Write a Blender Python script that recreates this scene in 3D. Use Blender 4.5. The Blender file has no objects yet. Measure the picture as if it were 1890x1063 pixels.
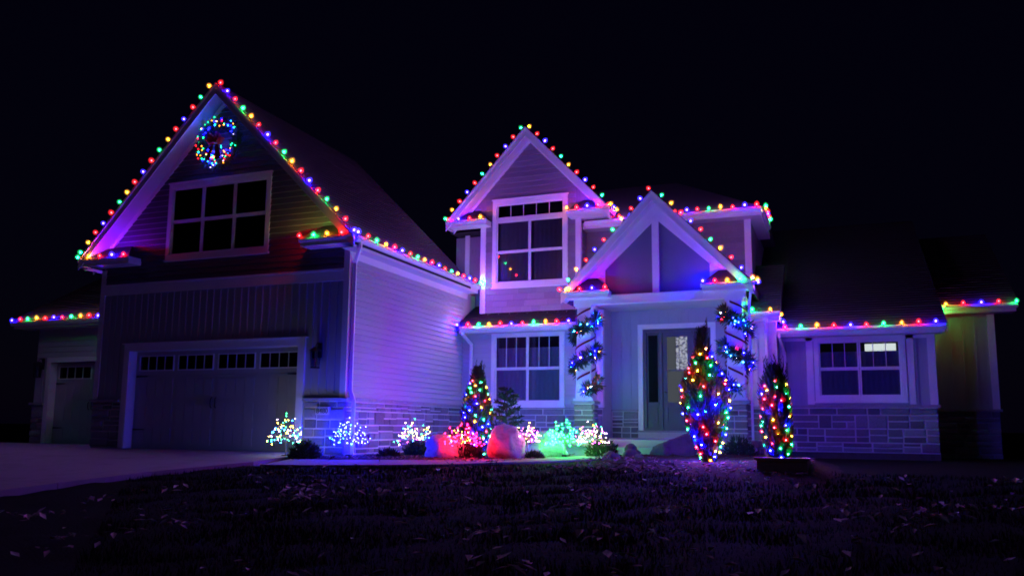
import bpy, math, random
from mathutils import Vector, Matrix, Euler
random.seed(7)
R = random.Random(11)
sc = bpy.context.scene
COL = sc.collection
# ------------------------------------------------------------------ camera
CAMZ = 0.55
yaw, pit, rol = math.radians(21.58), math.radians(7.80), math.radians(0.514)
fw = Vector((-math.sin(yaw)*math.cos(pit), math.cos(yaw)*math.cos(pit), math.sin(pit)))
rt = Vector((math.cos(yaw), math.sin(yaw), 0)); up = rt.cross(fw)
r2 = rt*math.cos(rol)+up*math.sin(rol); u2 = up*math.cos(rol)-rt*math.sin(rol)
cd = bpy.data.cameras.new('camera'); cam = bpy.data.objects.new('camera', cd); COL.objects.link(cam)
m = Matrix((r2, u2, -fw)).transposed().to_4x4(); m.translation = Vector((0, 0, CAMZ)); cam.matrix_world = m
cd.sensor_width = 36; cd.lens = 1505.4/1890*36; cd.shift_y = 50.5/1890; cd.clip_end = 2000; cd.clip_start = .05
sc.camera = cam
# ------------------------------------------------------------------ night sky and moon
w = bpy.data.worlds.new('World'); sc.world = w; w.use_nodes = True
nt = w.node_tree; bg = nt.nodes['Background']
sky = nt.nodes.new('ShaderNodeTexSky'); sky.sky_type = 'NISHITA'; sky.sun_disc = False
sky.sun_elevation = math.radians(4); sky.sun_rotation = math.radians(150); sky.altitude = 300
mx = nt.nodes.new('ShaderNodeMix'); mx.data_type = 'RGBA'; mx.blend_type = 'MIX'; mx.inputs[0].default_value = .93
mx.inputs[7].default_value = (0.16, 0.06, 1.0, 1)
nt.links.new(sky.outputs[0], mx.inputs[6]); nt.links.new(mx.outputs[2], bg.inputs[0]); bg.inputs[1].default_value = 0.0017
sl = bpy.data.lights.new('moon', 'SUN'); sl.energy = 0.024; sl.angle = math.radians(.5); sl.color = (.26, .19, 1)
so = bpy.data.objects.new('moon', sl); COL.objects.link(so); so.rotation_euler = Euler((math.radians(52), 0, math.radians(-30)))
vs = sc.view_settings; vs.view_transform = 'Standard'; vs.look = 'None'; vs.exposure = 0.85; vs.gamma = 1
cy = sc.cycles; cy.use_denoising = True; cy.max_bounces = 6; cy.diffuse_bounces = 4; cy.glossy_bounces = 3; cy.transparent_max_bounces = 16
cy.sample_clamp_indirect = 4; cy.use_light_tree = True; cy.caustics_reflective = False; cy.caustics_refractive = False
cy.filter_width = 1.8
# ------------------------------------------------------------------ materials
MAT = {}
def mat(name, col, rough=.7, var=.12, scale=6, bump=0, bscale=60, rnd=0, spec=.4, metal=0, stretch=None):
    mt = bpy.data.materials.new(name); mt.use_nodes = True; n = mt.node_tree; b = n.nodes['Principled BSDF']
    b.inputs['Roughness'].default_value = rough; b.inputs['Metallic'].default_value = metal; b.inputs['Specular IOR Level'].default_value = spec
    tc = n.nodes.new('ShaderNodeTexCoord'); vec = tc.outputs['Object']
    if stretch:
        mp = n.nodes.new('ShaderNodeMapping'); mp.inputs['Scale'].default_value = stretch
        n.links.new(vec, mp.inputs[0]); vec = mp.outputs[0]
    ns = n.nodes.new('ShaderNodeTexNoise'); ns.inputs['Scale'].default_value = scale; ns.inputs['Detail'].default_value = 6; ns.inputs['Roughness'].default_value = .65
    n.links.new(vec, ns.inputs['Vector'])
    mr = n.nodes.new('ShaderNodeMapRange'); mr.inputs[1].default_value = .25; mr.inputs[2].default_value = .5
    mr.inputs[3].default_value = 1-var; mr.inputs[4].default_value = 1+var
    n.links.new(ns.outputs[0], mr.inputs[0]); fac = mr.outputs[0]
    if rnd:
        oi = n.nodes.new('ShaderNodeObjectInfo'); m2 = n.nodes.new('ShaderNodeMapRange')
        m2.inputs[3].default_value = 1-rnd; m2.inputs[4].default_value = 1+rnd; n.links.new(oi.outputs['Random'], m2.inputs[0])
        mu = n.nodes.new('ShaderNodeMath'); mu.operation = 'MULTIPLY'; n.links.new(fac, mu.inputs[0]); n.links.new(m2.outputs[0], mu.inputs[1]); fac = mu.outputs[0]
    vm = n.nodes.new('ShaderNodeVectorMath'); vm.operation = 'SCALE'; vm.inputs[0].default_value = col[:3]
    n.links.new(fac, vm.inputs['Scale']); n.links.new(vm.outputs[0], b.inputs['Base Color'])
    if bump:
        n2 = n.nodes.new('ShaderNodeTexNoise'); n2.inputs['Scale'].default_value = bscale; n2.inputs['Detail'].default_value = 5
        n.links.new(vec, n2.inputs['Vector']); bp = n.nodes.new('ShaderNodeBump'); bp.inputs['Strength'].default_value = bump; bp.inputs['Distance'].default_value = .02
        n.links.new(n2.outputs[0], bp.inputs['Height']); n.links.new(bp.outputs[0], b.inputs['Normal'])
    MAT[name] = mt; return mt
def emat(name, col, k=1):
    mt = bpy.data.materials.new(name); mt.use_nodes = True; n = mt.node_tree; n.nodes.clear()
    o = n.nodes.new('ShaderNodeOutputMaterial'); e = n.nodes.new('ShaderNodeEmission'); mc = max(col)
    e.inputs[0].default_value = (col[0]/mc, col[1]/mc, col[2]/mc, 1); e.inputs[1].default_value = k*mc; n.links.new(e.outputs[0], o.inputs[0])
    mt.cycles.emission_sampling = 'FRONT'; MAT[name] = mt; return mt
mat('trim', (.78, .77, .78), .45, .05, 3, .05, 30)
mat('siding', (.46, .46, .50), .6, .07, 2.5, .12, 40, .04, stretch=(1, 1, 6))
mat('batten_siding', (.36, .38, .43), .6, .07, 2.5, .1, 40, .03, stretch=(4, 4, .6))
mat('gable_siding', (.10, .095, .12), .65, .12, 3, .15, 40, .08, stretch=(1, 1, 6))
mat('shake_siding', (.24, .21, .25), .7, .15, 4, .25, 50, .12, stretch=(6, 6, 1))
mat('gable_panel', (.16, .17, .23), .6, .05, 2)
mat('mortar', (.68, .66, .65), .95, .1, 20, .3, 80)
mat('stone', (.21, .20, .215), .85, .3, 9, .8, 22, .42)
mat('stone_cap', (.30, .29, .30), .8, .2, 8, .5, 30)
mat('shingle', (.030, .025, .024), .9, .35, 40, .5, 120, spec=.2)
mat('roof_deck', (.03, .027, .027), .9)
mat('soffit', (.50, .50, .52), .55, .04, 3)
mat('gutter', (.80, .79, .80), .35, .04, 3)
mat('garage_door', (.42, .43, .46), .5, .05, 2, .06, 60)
mat('front_door', (.11, .115, .15), .45, .06, 3)
mat('black_metal', (.02, .02, .022), .4, .1, 10)
mat('dark_room', (.07, .07, .08), .9)
mat('blind', (.55, .54, .60), .8, .1, 9, stretch=(5, 5, .3))
mat('concrete', (.25, .225, .22), .9, .14, 1.6, .25, 70)
mat('porch_concrete', (.40, .39, .38), .9, .12, 2, .2, 60)
mat('lawn', (.009, .0095, .005), .98, .5, 3, .9, 35, spec=.05)
mat('grass', (.011, .0125, .006), .9, .4, 2, spec=.08)
mat('mulch', (.035, .022, .016), .98, .5, 18, 1, 45, spec=.05)
mat('leaf', (.60, .50, .40), .8, .4, 5)
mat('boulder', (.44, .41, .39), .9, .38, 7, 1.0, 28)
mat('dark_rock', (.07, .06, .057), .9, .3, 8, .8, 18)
mat('timber', (.42, .22, .18), .8, .3, 6, .4, 30, stretch=(1, 6, 6))
mat('bark', (.06, .04, .03), .9, .3, 20, .6, 40)
mat('chips', (.16, .10, .07), .9, .5, 6)
mat('evergreen', (.022, .042, .022), .75, .45, 4)
mat('garland_green', (.030, .055, .028), .75, .45, 9)
mat('ribbon', (.13, .006, .012), .5, .1, 10)
mat('bow_red', (.42, .02, .03), .5, .1, 10)
mat('wire', (.02, .05, .025), .6)
mat('twig', (.34, .26, .22), .7)
mat('number', (.05, .05, .055), .5)
mat('plaque', (.50, .48, .47), .8, .1, 20)
mat('valance', (.62, .60, .58), .8, .1, 10)
def glassmat():
    mt = bpy.data.materials.new('glass'); mt.use_nodes = True; n = mt.node_tree; n.nodes.clear()
    o = n.nodes.new('ShaderNodeOutputMaterial'); t = n.nodes.new('ShaderNodeBsdfTransparent'); t.inputs[0].default_value = (.72, .74, .78, 1)
    g = n.nodes.new('ShaderNodeBsdfGlossy'); g.inputs['Roughness'].default_value = .02; f = n.nodes.new('ShaderNodeFresnel'); f.inputs[0].default_value = 1.55
    ms = n.nodes.new('ShaderNodeMixShader'); n.links.new(f.outputs[0], ms.inputs[0]); n.links.new(t.outputs[0], ms.inputs[1]); n.links.new(g.outputs[0], ms.inputs[2]); n.links.new(ms.outputs[0], o.inputs[0])
    MAT['glass'] = mt
glassmat()
# lamp colours: saturated LEDs, far brighter than the camera can hold
KB = .62
BULB = {'R': (560, .8, 1.1), 'B': (7, 3, 3300), 'G': (.9, 640, 90), 'O': (460, 95, .8)}
for k, v in BULB.items(): emat('bulb_'+k, v, KB)
MINI = {'R': (520, 2, 4), 'B': (7, 7, 5200), 'G': (2, 330, 60), 'O': (330, 62, 2), 'W': (110, 80, 170), 'C': (6, 130, 800)}   # strings in the evergreens
LED = {'R': (400, .9, 10), 'B': (5, 7, 1500), 'G': (2, 620, 40), 'O': (90, 20, 1), 'W': (58, 30, 92), 'C': (2, 26, 190), 'Y': (80, 44, 3), 'P': (130, 3, 64), 'M': (1.5, 40, 10)}        # twig trees
KM = 1.0
for k, v in LED.items(): emat('led_'+k, v, 1); emat('dim_'+k, MINI[k], .7) if k in MINI else None; emat('faint_'+k, MINI[k], .03) if k in MINI else None
for k, v in MINI.items(): emat('mini_'+k, v, KM)
def lens_halo_mat(name, col, k):  # clear shell with added glow: the bulb's glare halo put into its colour
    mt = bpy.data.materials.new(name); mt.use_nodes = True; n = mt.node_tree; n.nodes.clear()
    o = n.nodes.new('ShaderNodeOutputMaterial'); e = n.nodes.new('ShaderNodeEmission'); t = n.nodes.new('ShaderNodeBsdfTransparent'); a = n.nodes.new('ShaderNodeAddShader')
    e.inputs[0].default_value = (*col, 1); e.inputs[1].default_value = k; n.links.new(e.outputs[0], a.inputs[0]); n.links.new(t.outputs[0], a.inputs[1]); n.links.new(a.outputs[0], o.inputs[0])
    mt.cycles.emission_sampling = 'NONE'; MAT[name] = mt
for k, v in {'R': (1, .02, .03), 'B': (.10, .06, 2.2), 'G': (.02, .8, .2), 'O': (1, .36, .04)}.items(): lens_halo_mat('lens_halo_'+k, v, .17)
# ------------------------------------------------------------------ mesh helpers
class MB:
    def __init__(s): s.v = []; s.f = []
    def add(s, vs, fs):
        o = len(s.v); s.v += [tuple(a) for a in vs]; s.f += [tuple(i+o for i in f) for f in fs]; return s
    def box(s, a, b):
        x0, y0, z0 = a; x1, y1, z1 = b
        return s.add([(x0,y0,z0),(x1,y0,z0),(x1,y1,z0),(x0,y1,z0),(x0,y0,z1),(x1,y0,z1),(x1,y1,z1),(x0,y1,z1)],
                     [(3,2,1,0),(4,5,6,7),(0,1,5,4),(1,2,6,5),(2,3,7,6),(3,0,4,7)])
    def prismY(s, poly, y0, y1):       # poly in XZ, counter-clockwise seen from -Y
        n = len(poly)
        return s.add([(x, y0, z) for x, z in poly]+[(x, y1, z) for x, z in poly],
                     [tuple(range(n)), tuple(range(2*n-1, n-1, -1))]+[(i, i+n, (i+1) % n+n, (i+1) % n) for i in range(n)])
    def prismX(s, poly, x0, x1):       # poly in YZ
        n = len(poly)
        return s.add([(x0, y, z) for y, z in poly]+[(x1, y, z) for y, z in poly],
                     [tuple(range(n-1, -1, -1)), tuple(range(n, 2*n))]+[(i, (i+1) % n, (i+1) % n+n, i+n) for i in range(n)])
    def tube(s, pts, r, n=6, rect=None, cap=True):
        pts = [Vector(p) for p in pts]; rs = r if isinstance(r, (list, tuple)) else [r]*len(pts); o = len(s.v)
        prev = None
        for i, p in enumerate(pts):
            t = (pts[min(i+1, len(pts)-1)]-pts[max(i-1, 0)])
            t = t.normalized() if t.length > 1e-9 else Vector((0, 0, 1))
            ref = prev if prev is not None and abs(prev.dot(t)) < .95 else (Vector((1, 0, 0)) if abs(t.x) < .8 else Vector((0, 1, 0)))
            a = (ref-t*ref.dot(t)).normalized(); b = t.cross(a); prev = a
            for k in range(n):
                th = 2*math.pi*(k+.5)/n; s.v.append(tuple(p+(a*math.cos(th)+b*math.sin(th))*rs[i]))
        for i in range(len(pts)-1):
            for k in range(n): s.f.append((o+i*n+k, o+i*n+(k+1) % n, o+(i+1)*n+(k+1) % n, o+(i+1)*n+k))
        if cap:
            s.f.append(tuple(o+k for k in range(n-1, -1, -1))); e = o+(len(pts)-1)*n; s.f.append(tuple(e+k for k in range(n)))
        return s
    def mesh(s, name, mt=None, org=(0,0,0), smooth=False):
        me = bpy.data.meshes.new(name); me.from_pydata([(a-org[0], b-org[1], c-org[2]) for a, b, c in s.v], [], s.f); me.update()
        if mt: me.materials.append(MAT[mt])
        if smooth: me.polygons.foreach_set('use_smooth', [True]*len(me.polygons))
        return me
ORG = {}
def link(name, data, parent=None, loc=None, rot=None, scale=None):
    o = bpy.data.objects.new(name, data); COL.objects.link(o)
    if parent is not None:
        o.parent = parent; g = ORG[parent.name]; ORG[o.name] = g
        if loc is not None: o.location = Vector(loc)-g
    elif loc is not None: o.location = loc
    if rot is not None: o.rotation_euler = rot
    if scale is not None: o.scale = scale
    return o
def put(name, mb, mt, parent=None, kind=None, smooth=False):
    g = ORG[parent.name] if parent is not None else Vector((0, 0, 0))
    o = link(name, mb.mesh(name, mt, g, smooth), parent)
    if parent is None: ORG[o.name] = g
    if kind: o['kind'] = kind
    return o
def child_at(name, me, parent, loc, rot=(0,0,0), scale=(1,1,1)):
    # a part placed by its own transform; its parent may itself be a part at the root origin
    o = bpy.data.objects.new(name, me); COL.objects.link(o); o.parent = parent; o.location = Vector(loc)-ORG[parent.name]
    o.rotation_euler = rot; o.scale = scale; ORG[o.name] = ORG[parent.name]; return o
def thing(name, label, cat, loc, group=None):
    o = bpy.data.objects.new(name, None); COL.objects.link(o); o.location = loc; ORG[o.name] = Vector(loc)
    o.empty_display_size = .1; o['label'] = label; o['category'] = cat
    if group: o['group'] = group
    return o
def struct(name, mb, mt, smooth=False):
    o = put(name, mb, mt, None, 'structure', smooth); return o
def B(name, a, b, mt, parent): return put(name, MB().box(a, b), mt, parent)
# ------------------------------------------------------------------ ground
def gz(x, y): return -0.12-0.055*max(0, min(14.2-y, 30))
def dz(y): return -0.02-0.055*max(0, min(14.6-y, 30))
g = MB(); xs = [-600, -60, -40]+[-30+i*.5 for i in range(101)]+[30, 60, 600]; ys = [-600, -60, -20]+[-6+i*.4 for i in range(76)]+[40, 80, 600]
NR = random.Random(3)
for y in ys:
    for x in xs: g.v.append((x, y, gz(x, y)+(NR.uniform(-.035, .03) if -12 < x < 12 and 0 < y < 13.5 else 0)))
nx = len(xs)
for j in range(len(ys)-1):
    for i in range(nx-1): g.f.append((j*nx+i, j*nx+i+1, (j+1)*nx+i+1, (j+1)*nx+i))
struct('lawn', g, 'lawn', True)
def sheet(name, poly, mt, zf, th=.03, kind='structure'):
    b = MB(); n = len(poly); top = [(x, y, zf(x, y)) for x, y in poly]
    b.add(top+[(x, y, z-.3) for x, y, z in top], [tuple(range(n))]+[(i, i+n, (i+1) % n+n, (i+1) % n) for i in range(n)])
    return put(name, b, mt, None, kind)
# driveway: strips, so that the slope breaks where the apron meets the garage
ed = [(-10.3, 14.9), (-10.3, 14.6), (-10.15, 12.6), (-10.45, 11.6), (-10.7, 10.7), (-10.78, 9), (-10.8, 6), (-10.8, -2), (-10.8, -12)]
b = MB()
for (xa, ya), (xb, yb) in zip(ed[:-1], ed[1:]): b.add([(-30, ya, dz(ya)-.03), (xa, ya, dz(ya)-.03), (xb, yb, dz(yb)-.03), (-30, yb, dz(yb)-.03)], [(0, 3, 2, 1)])
b.add([(-30, 14.9, -.05), (-16.8, 14.9, -.05), (-16.8, 17.05, -.045), (-30, 17.05, -.045)], [(0, 1, 2, 3)])
drive = struct('driveway', b, 'mortar')
def exx(y):
    for (xa, ya), (xb, yb) in zip(ed[:-1], ed[1:]):
        if yb <= y <= ya: return xa+(xb-xa)*(ya-y)/max(1e-6, ya-yb)
    return -10.8
rows = [14.9, 14.6, 12.6, 11.6, 10.7, 9, 6, 2, -2, -7, -12]; cols_ = [-30, -25, -21, -17, -13.4, None]
for r0, r1 in zip(rows[:-1], rows[1:]):
    for c0, c1 in zip(cols_[:-1], cols_[1:]):
        g0 = .007 if r0 in (12.6, 9, 6, 2, -2) else 0; g1 = .007 if r1 in (12.6, 9, 6, 2, -2) else 0
        q = [(c0+.007, r0-g0), ((c1-.007) if c1 else exx(r0), r0-g0), ((c1-.007) if c1 else exx(r1), r1+g1), (c0+.007, r1+g1)]
        put('slab', MB().add([(x, y, dz(y)) for x, y in q]+[(x, y, dz(y)-.35) for x, y in q], [(0, 3, 2, 1), (0, 1, 5, 4), (1, 2, 6, 5), (2, 3, 7, 6), (3, 0, 4, 7)]), 'concrete', drive)
for c0, c1 in ((-30, -25), (-25, -21), (-21, -16.8)):
    put('slab', MB().add([(c0+.007, 14.907, -.02), (c1-.007, 14.907, -.02), (c1-.007, 17.05, -.015), (c0+.007, 17.05, -.015)]+[(c0+.007, 14.907, -.3), (c1-.007, 14.907, -.3), (c1-.007, 17.05, -.3), (c0+.007, 17.05, -.3)], [(0, 1, 2, 3), (0, 4, 5, 1), (1, 5, 6, 2), (2, 6, 7, 3), (3, 7, 4, 0)]), 'concrete', drive)
# walkway slabs, each its own slab with a joint
back = [(-10.14, 13.75), (-9.2, 13.78), (-8.28, 14.01), (-7.1, 14.45), (-6.55, 15.1), (-6.1, 15.85), (-5.7, 17.2), (-5.48, 18.45)]
front = [(-9.95, 12.55), (-8.9, 12.75), (-7.75, 13.08), (-6.54, 13.54), (-5.75, 14.1), (-5.2, 14.73), (-4.75, 16.3), (-4.55, 18.45)]
walk = struct('walkway', MB().add([(x, y, gz(x, y)+.005) for x, y in back+front[::-1]], [tuple(range(15, -1, -1))]), 'concrete')
for i in range(7):
    q = [Vector((back[i][0], back[i][1], 0)), Vector((front[i][0], front[i][1], 0)), Vector((front[i+1][0], front[i+1][1], 0)), Vector((back[i+1][0], back[i+1][1], 0))]
    c = sum(q, Vector())/4; q = [c+(p-c)*.985 for p in q]
    b = MB().add([(p.x, p.y, gz(p.x, p.y)+.035) for p in q]+[(p.x, p.y, gz(p.x, p.y)-.1) for p in q], [(0, 1, 2, 3), (0, 4, 5, 1), (1, 5, 6, 2), (2, 6, 7, 3), (3, 7, 4, 0)])
    put('slab', b, 'concrete', walk)
# planting beds (mulch mounds)
def mound(name, cx, cy, poly, h):
    b = MB(); rr = random.Random(5); rings = 9; n = len(poly)
    for k in range(rings+1):
        f = 1-k/rings
        for x, y in poly:
            px, py = cx+(x-cx)*f, cy+(y-cy)*f
            b.v.append((px, py, gz(px, py)-.01+h*math.sin(min(1, (1-f)*2.2)*math.pi/2)+(rr.uniform(-.03, .035) if 0 < k < rings else 0)))
    for k in range(rings):
        for i in range(n): b.f.append((k*n+i, k*n+(i+1) % n, (k+1)*n+(i+1) % n, (k+1)*n+i))
    return struct(name, b, 'mulch', True)
def dense(poly, k=6):
    o = []
    for a, c in zip(poly, poly[1:]+poly[:1]): o += [(a[0]+(c[0]-a[0])*i/k, a[1]+(c[1]-a[1])*i/k) for i in range(k)]
    return o
mound('planting_bed', -8.2, 15.8, dense([(-10.9, 14.05), (-10.15, 13.8), (-9.2, 13.83), (-8.28, 14.06), (-7.1, 14.5), (-6.55, 15.15), (-6.1, 15.9), (-5.7, 17.25), (-5.5, 18.7), (-5.6, 20.6), (-9.66, 20.6), (-9.66, 14.9)]), .05)
mound('planting_bed', -2.0, 16.2, dense([(-4.45, 18.4), (-4.6, 16.3), (-4.3, 14.6), (-3.0, 13.6), (-1.6, 12.7), (-1.0, 12.1), (-.3, 12.2), (.2, 14), (0, 17.5), (-.9, 21), (-2.0, 19.0)]), .13)
# ------------------------------------------------------------------ the house
H = thing('house', 'grey two storey house with steep gables, stone base and white trim', 'house', (-7, 20, 0))
PI2 = math.pi/2
# shared unit meshes
def stone_mesh(i):
    rr = random.Random(40+i); b = MB(); c = .07
    def j(): return rr.uniform(-.03, .03)
    back = [(-.5, 0, -.5), (.5, 0, -.5), (.5, 0, .5), (-.5, 0, .5)]
    mid = [(-.5+abs(j()), -.62, -.5+abs(j())), (.5-abs(j()), -.62, -.5+abs(j())), (.5-abs(j()), -.62, .5-abs(j())), (-.5+abs(j()), -.62, .5-abs(j()))]
    fr = [(x*.90+j(), -1+4*abs(j()), z*.80+j()) for x, _, z in mid]
    b.add(back+mid+fr+[(j()*3, -1.08, j()*3)], [(0,1,5,4),(1,2,6,5),(2,3,7,6),(3,0,4,7),(4,5,9,8),(5,6,10,9),(6,7,11,10),(7,4,8,11),(8,9,12),(9,10,12),(10,11,12),(11,8,12)])
    return b.mesh('stone', 'stone')
STONES = [stone_mesh(i) for i in range(8)]
bd = MB().add([(0,0,0),(0,-1,0),(0,-.08,1),(0,0,1),(1,0,0),(1,-1,0),(1,-.08,1),(1,0,1)], [(0,3,2,1)[::-1],(4,5,6,7)[::-1],(1,2,6,5)[::-1],(0,1,5,4)[::-1],(2,3,7,6)[::-1]])
for k_ in ('siding', 'gable_siding', 'shake_siding'): pass
BOARD = {k_: bd.mesh('siding_board', k_) for k_ in ('siding', 'gable_siding', 'shake_siding')}
bt = MB().box((-.5, -1, 0), (.5, 0, 1)); BATTEN = {k_: bt.mesh('batten', k_) for k_ in ('batten_siding', 'trim')}
def seg(x0, x1, z0, z1, holes):
    s = [(x0, x1)]
    for a, b_, c, d in holes:
        if z1 > c+.001 and z0 < d-.001:
            s2 = []
            for p, q in s:
                if b_ <= p or a >= q: s2.append((p, q)); continue
                if a > p: s2.append((p, a))
                if b_ < q: s2.append((b_, q))
            s = s2
    return s
def frame(axis, fixed):
    # position of wall coordinate (t along wall, z) and rotation of a unit facing the viewer side
    if axis == 'Y': return (lambda t, z: (t, fixed, z)), (0, 0, 0)
    return (lambda t, z: (fixed, t, z)), (0, 0, PI2)
def stones(wall, axis, fixed, t0, t1, z0, z1, holes=(), depth=.05, rmin=.12, rmax=.23, seed=1):
    """random ashlar: bands of mixed single, stacked and subdivided stones"""
    pos, rot = frame(axis, fixed); rr = random.Random(seed); z = z0
    def one(t, l, zz, hh):
        child_at('stone', rr.choice(STONES), wall, pos(t+l/2, zz+hh/2), rot, (l-rr.uniform(.022, .032), depth*rr.uniform(.6, 1.2), hh-rr.uniform(.022, .032)))
    while z < z1-.02:
        h = min(rr.uniform(rmin*1.75, rmax*1.75), z1-z)
        if z1-z-h < .12: h = z1-z
        for a, b_ in seg(t0, t1, z, z+h, holes):
            t = a
            while t < b_-.01:
                l = rr.uniform(.24, .70)
                if b_-t-l < .2: l = b_-t
                k = rr.random()
                if h < .17 or (k < .2 and l < .5): one(t, l, z, h)
                else:
                    f_ = rr.uniform(.36, .64)*h
                    for zz, hh in ((z, f_), (z+f_, h-f_)):
                        if l > .42 and rr.random() < .45: c = l*rr.uniform(.35, .65); one(t, c, zz, hh); one(t+c, l-c, zz, hh)
                        else: one(t, l, zz, hh)
                t += l
        z += h
def lap(wall, axis, fixed, tf, z0, z1, course, mt, holes=(), d=.026, joints=0, seed=2):
    pos, rot = frame(axis, fixed); n = max(1, round((z1-z0)/course)); c = (z1-z0)/n; rr = random.Random(seed)
    for i in range(n):
        z = z0+i*c; a, b_ = tf(z+c*.5) if callable(tf) else tf
        if b_-a < .05: continue
        for p, q in seg(a, b_, z, z+c, holes):
            cuts = [p]
            if joints:
                t = p+rr.uniform(.05, joints)
                while t < q-.06: cuts.append(t); t += rr.uniform(.5, 1.3)*joints
            cuts.append(q)
            for s0, s1 in zip(cuts[:-1], cuts[1:]):
                child_at('siding_board', BOARD[mt], wall, pos(s0, z+(rr.uniform(-.006, .006) if joints else 0)), rot, (s1-s0-(.006 if joints else 0), d, c-.016))
def battens(wall, axis, fixed, t0, t1, z0, z1, step, holes=(), mt='batten_siding', w_=.045, d=.018):
    pos, rot = frame(axis, fixed); n = round((t1-t0)/step); s = (t1-t0)/n
    for i in range(1, n):
        t = t0+i*s; zz = [(z0, z1)]
        for a, b_, c, dd in holes:
            if a-w_/2 < t < b_+w_/2: zz = [(p, q) for p, q in ((z0, c), (dd, z1)) if q-p > .05]
        for p, q in zz: child_at('batten', BATTEN[mt], wall, pos(t, p), rot, (w_, d, q-p))
def wallbox(name, x0, x1, y0, y1, z0, z1, holes, mt):
    b = MB(); zs = sorted({z0, z1}|{h for o in holes for h in o[2:]}); zs = [z for z in zs if z0 <= z <= z1]
    for a, c in zip(zs[:-1], zs[1:]):
        for p, q in seg(x0, x1, a, c, holes): b.box((p, y0, a), (q, y1, c))
    return put(name, b, mt, H)
TRN = [0]
def trim(name, a, b, mt='trim', parent=None): return B(name, a, b, mt, parent or H)
def shingles(parent, A, along, upv, n_len, s_len, course=.145, tab=.3, seed=9):
    rr = random.Random(seed); A = Vector(A); along = Vector(along).normalized(); upv = Vector(upv).normalized(); nn = along.cross(upv).normalized()
    if nn.z < 0: nn = -nn
    b = MB(); n = max(1, int(s_len/course)); c = s_len/n
    for i in range(n):
        t = -rr.uniform(0, tab)
        while t < n_len:
            e = t+tab*rr.uniform(.8, 1.2); a0, a1 = max(0, t), min(n_len, e-.006); h = .016+rr.uniform(0, .007)
            if a1-a0 > .02:
                p = [A+along*a0+upv*(i*c-.012), A+along*a1+upv*(i*c-.012), A+along*a1+upv*((i+1)*c), A+along*a0+upv*((i+1)*c)]
                b.add([p[0]+nn*h, p[1]+nn*h, p[2]+nn*.004, p[3]+nn*.004, p[0], p[1]], [(0, 1, 2, 3), (4, 5, 1, 0)])
            t = e
    return put('shingles', b, 'shingle', parent, 'stuff')
def gable(xa, za, hw, ze, y0, yw, y1, frw=.2, th=.2, ys_=None, course=.145):
    sl_ = (za-ze)/hw; parts = []
    for sgn in (-1, 1):
        xe = xa+sgn*hw
        P = lambda x, dzz: (x, za-abs(x-xa)*sl_-dzz)
        poly = [P(xa, 0), P(xe, 0), P(xe, th), P(xa, th)]
        if sgn > 0: poly = poly[::-1]
        rf = put('roof', MB().prismY(poly, y0, y1), 'roof_deck', H)
        L = math.hypot(hw, za-ze)
        shingles(rf, (xe, y0-.03, ze), (0, 1, 0), (xa-xe, 0, za-ze), y1-y0+.03, L, course, seed=int(abs(xe)*10))
        so_ = [P(xa, th+.003), P(xe, th+.003), P(xe, th+.018), P(xa, th+.018)]
        if sgn > 0: so_ = so_[::-1]
        put('soffit', MB().prismY(so_, y0+.001, yw-.001), 'soffit', H)
        fa = [P(xa, .03), P(xe+sgn*.01, .03), P(xe+sgn*.01, th+.06), P(xa, th+.06)]
        if sgn > 0: fa = fa[::-1]
        f_ = put('rake_board', MB().prismY(fa, y0-.03, y0-.002), 'trim', H)
        mo = [P(xa, .0), P(xe+sgn*.012, .0), P(xe+sgn*.012, .065), P(xa, .065)]
        if sgn > 0: mo = mo[::-1]
        put('rake_moulding', MB().prismY(mo, y0-.055, y0-.031), 'trim', f_)
        if frw:
            fr_ = [P(xa, th+.02), P(xe-sgn*.05, th+.02), P(xe-sgn*.05, th+.02+frw), P(xa, th+.02+frw)]
            if sgn > 0: fr_ = fr_[::-1]
            put('frieze_board', MB().prismY(fr_, yw-.038, yw-.002), 'trim', H)
    return sl_
def gutter(x0, x1, y, z, h=.12, d=.12, axis='X', fixed=None):
    # K-style trough; front lip at y-d. axis X runs along x, axis Y runs along y at x=fixed, facing +x
    pr = [(0, 0), (0, h), (.008, h), (.008, .01), (d-.05, .01), (d-.012, h*.55), (d-.02, h*.9), (d-.005, h), (d, h), (d+.001, h*.9), (d-.004, h*.5), (d-.04, 0)]
    if axis == 'X': b = MB().prismX([(y-p, z+q) for p, q in pr], x0, x1)
    else: b = MB().prismY([(fixed+p, z+q) for p, q in pr][::-1], x0, x1)
    return put('gutter', b, 'gutter', H)
def ret(x0, x1, y0, yw, z0, z1, rise=.36):
    # boxed eave return with its own little hipped roof
    r = put('eave_return', MB().box((x0, y0, z0), (x1, yw-.002, z1)), 'trim', H)
    put('crown_moulding', MB().prismX([(y0-.045, z1), (y0-.045, z1-.035), (y0-.002, z1-.1), (y0-.002, z1)][::-1], x0-.03, x1+.03), 'gutter', r)
    put('return_roof', MB().add([(x0-.03, y0-.045, z1+.002), (x1+.03, y0-.045, z1+.002), (x1+.03, yw, z1+.002), (x0-.03, yw, z1+.002), (x0+.35, yw, z1+rise), (x1-.35, yw, z1+rise)], [(0, 1, 5, 4), (1, 2, 5), (3, 0, 4), (2, 3, 4, 5), (0, 3, 2, 1)]), 'shingle', r)
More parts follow.
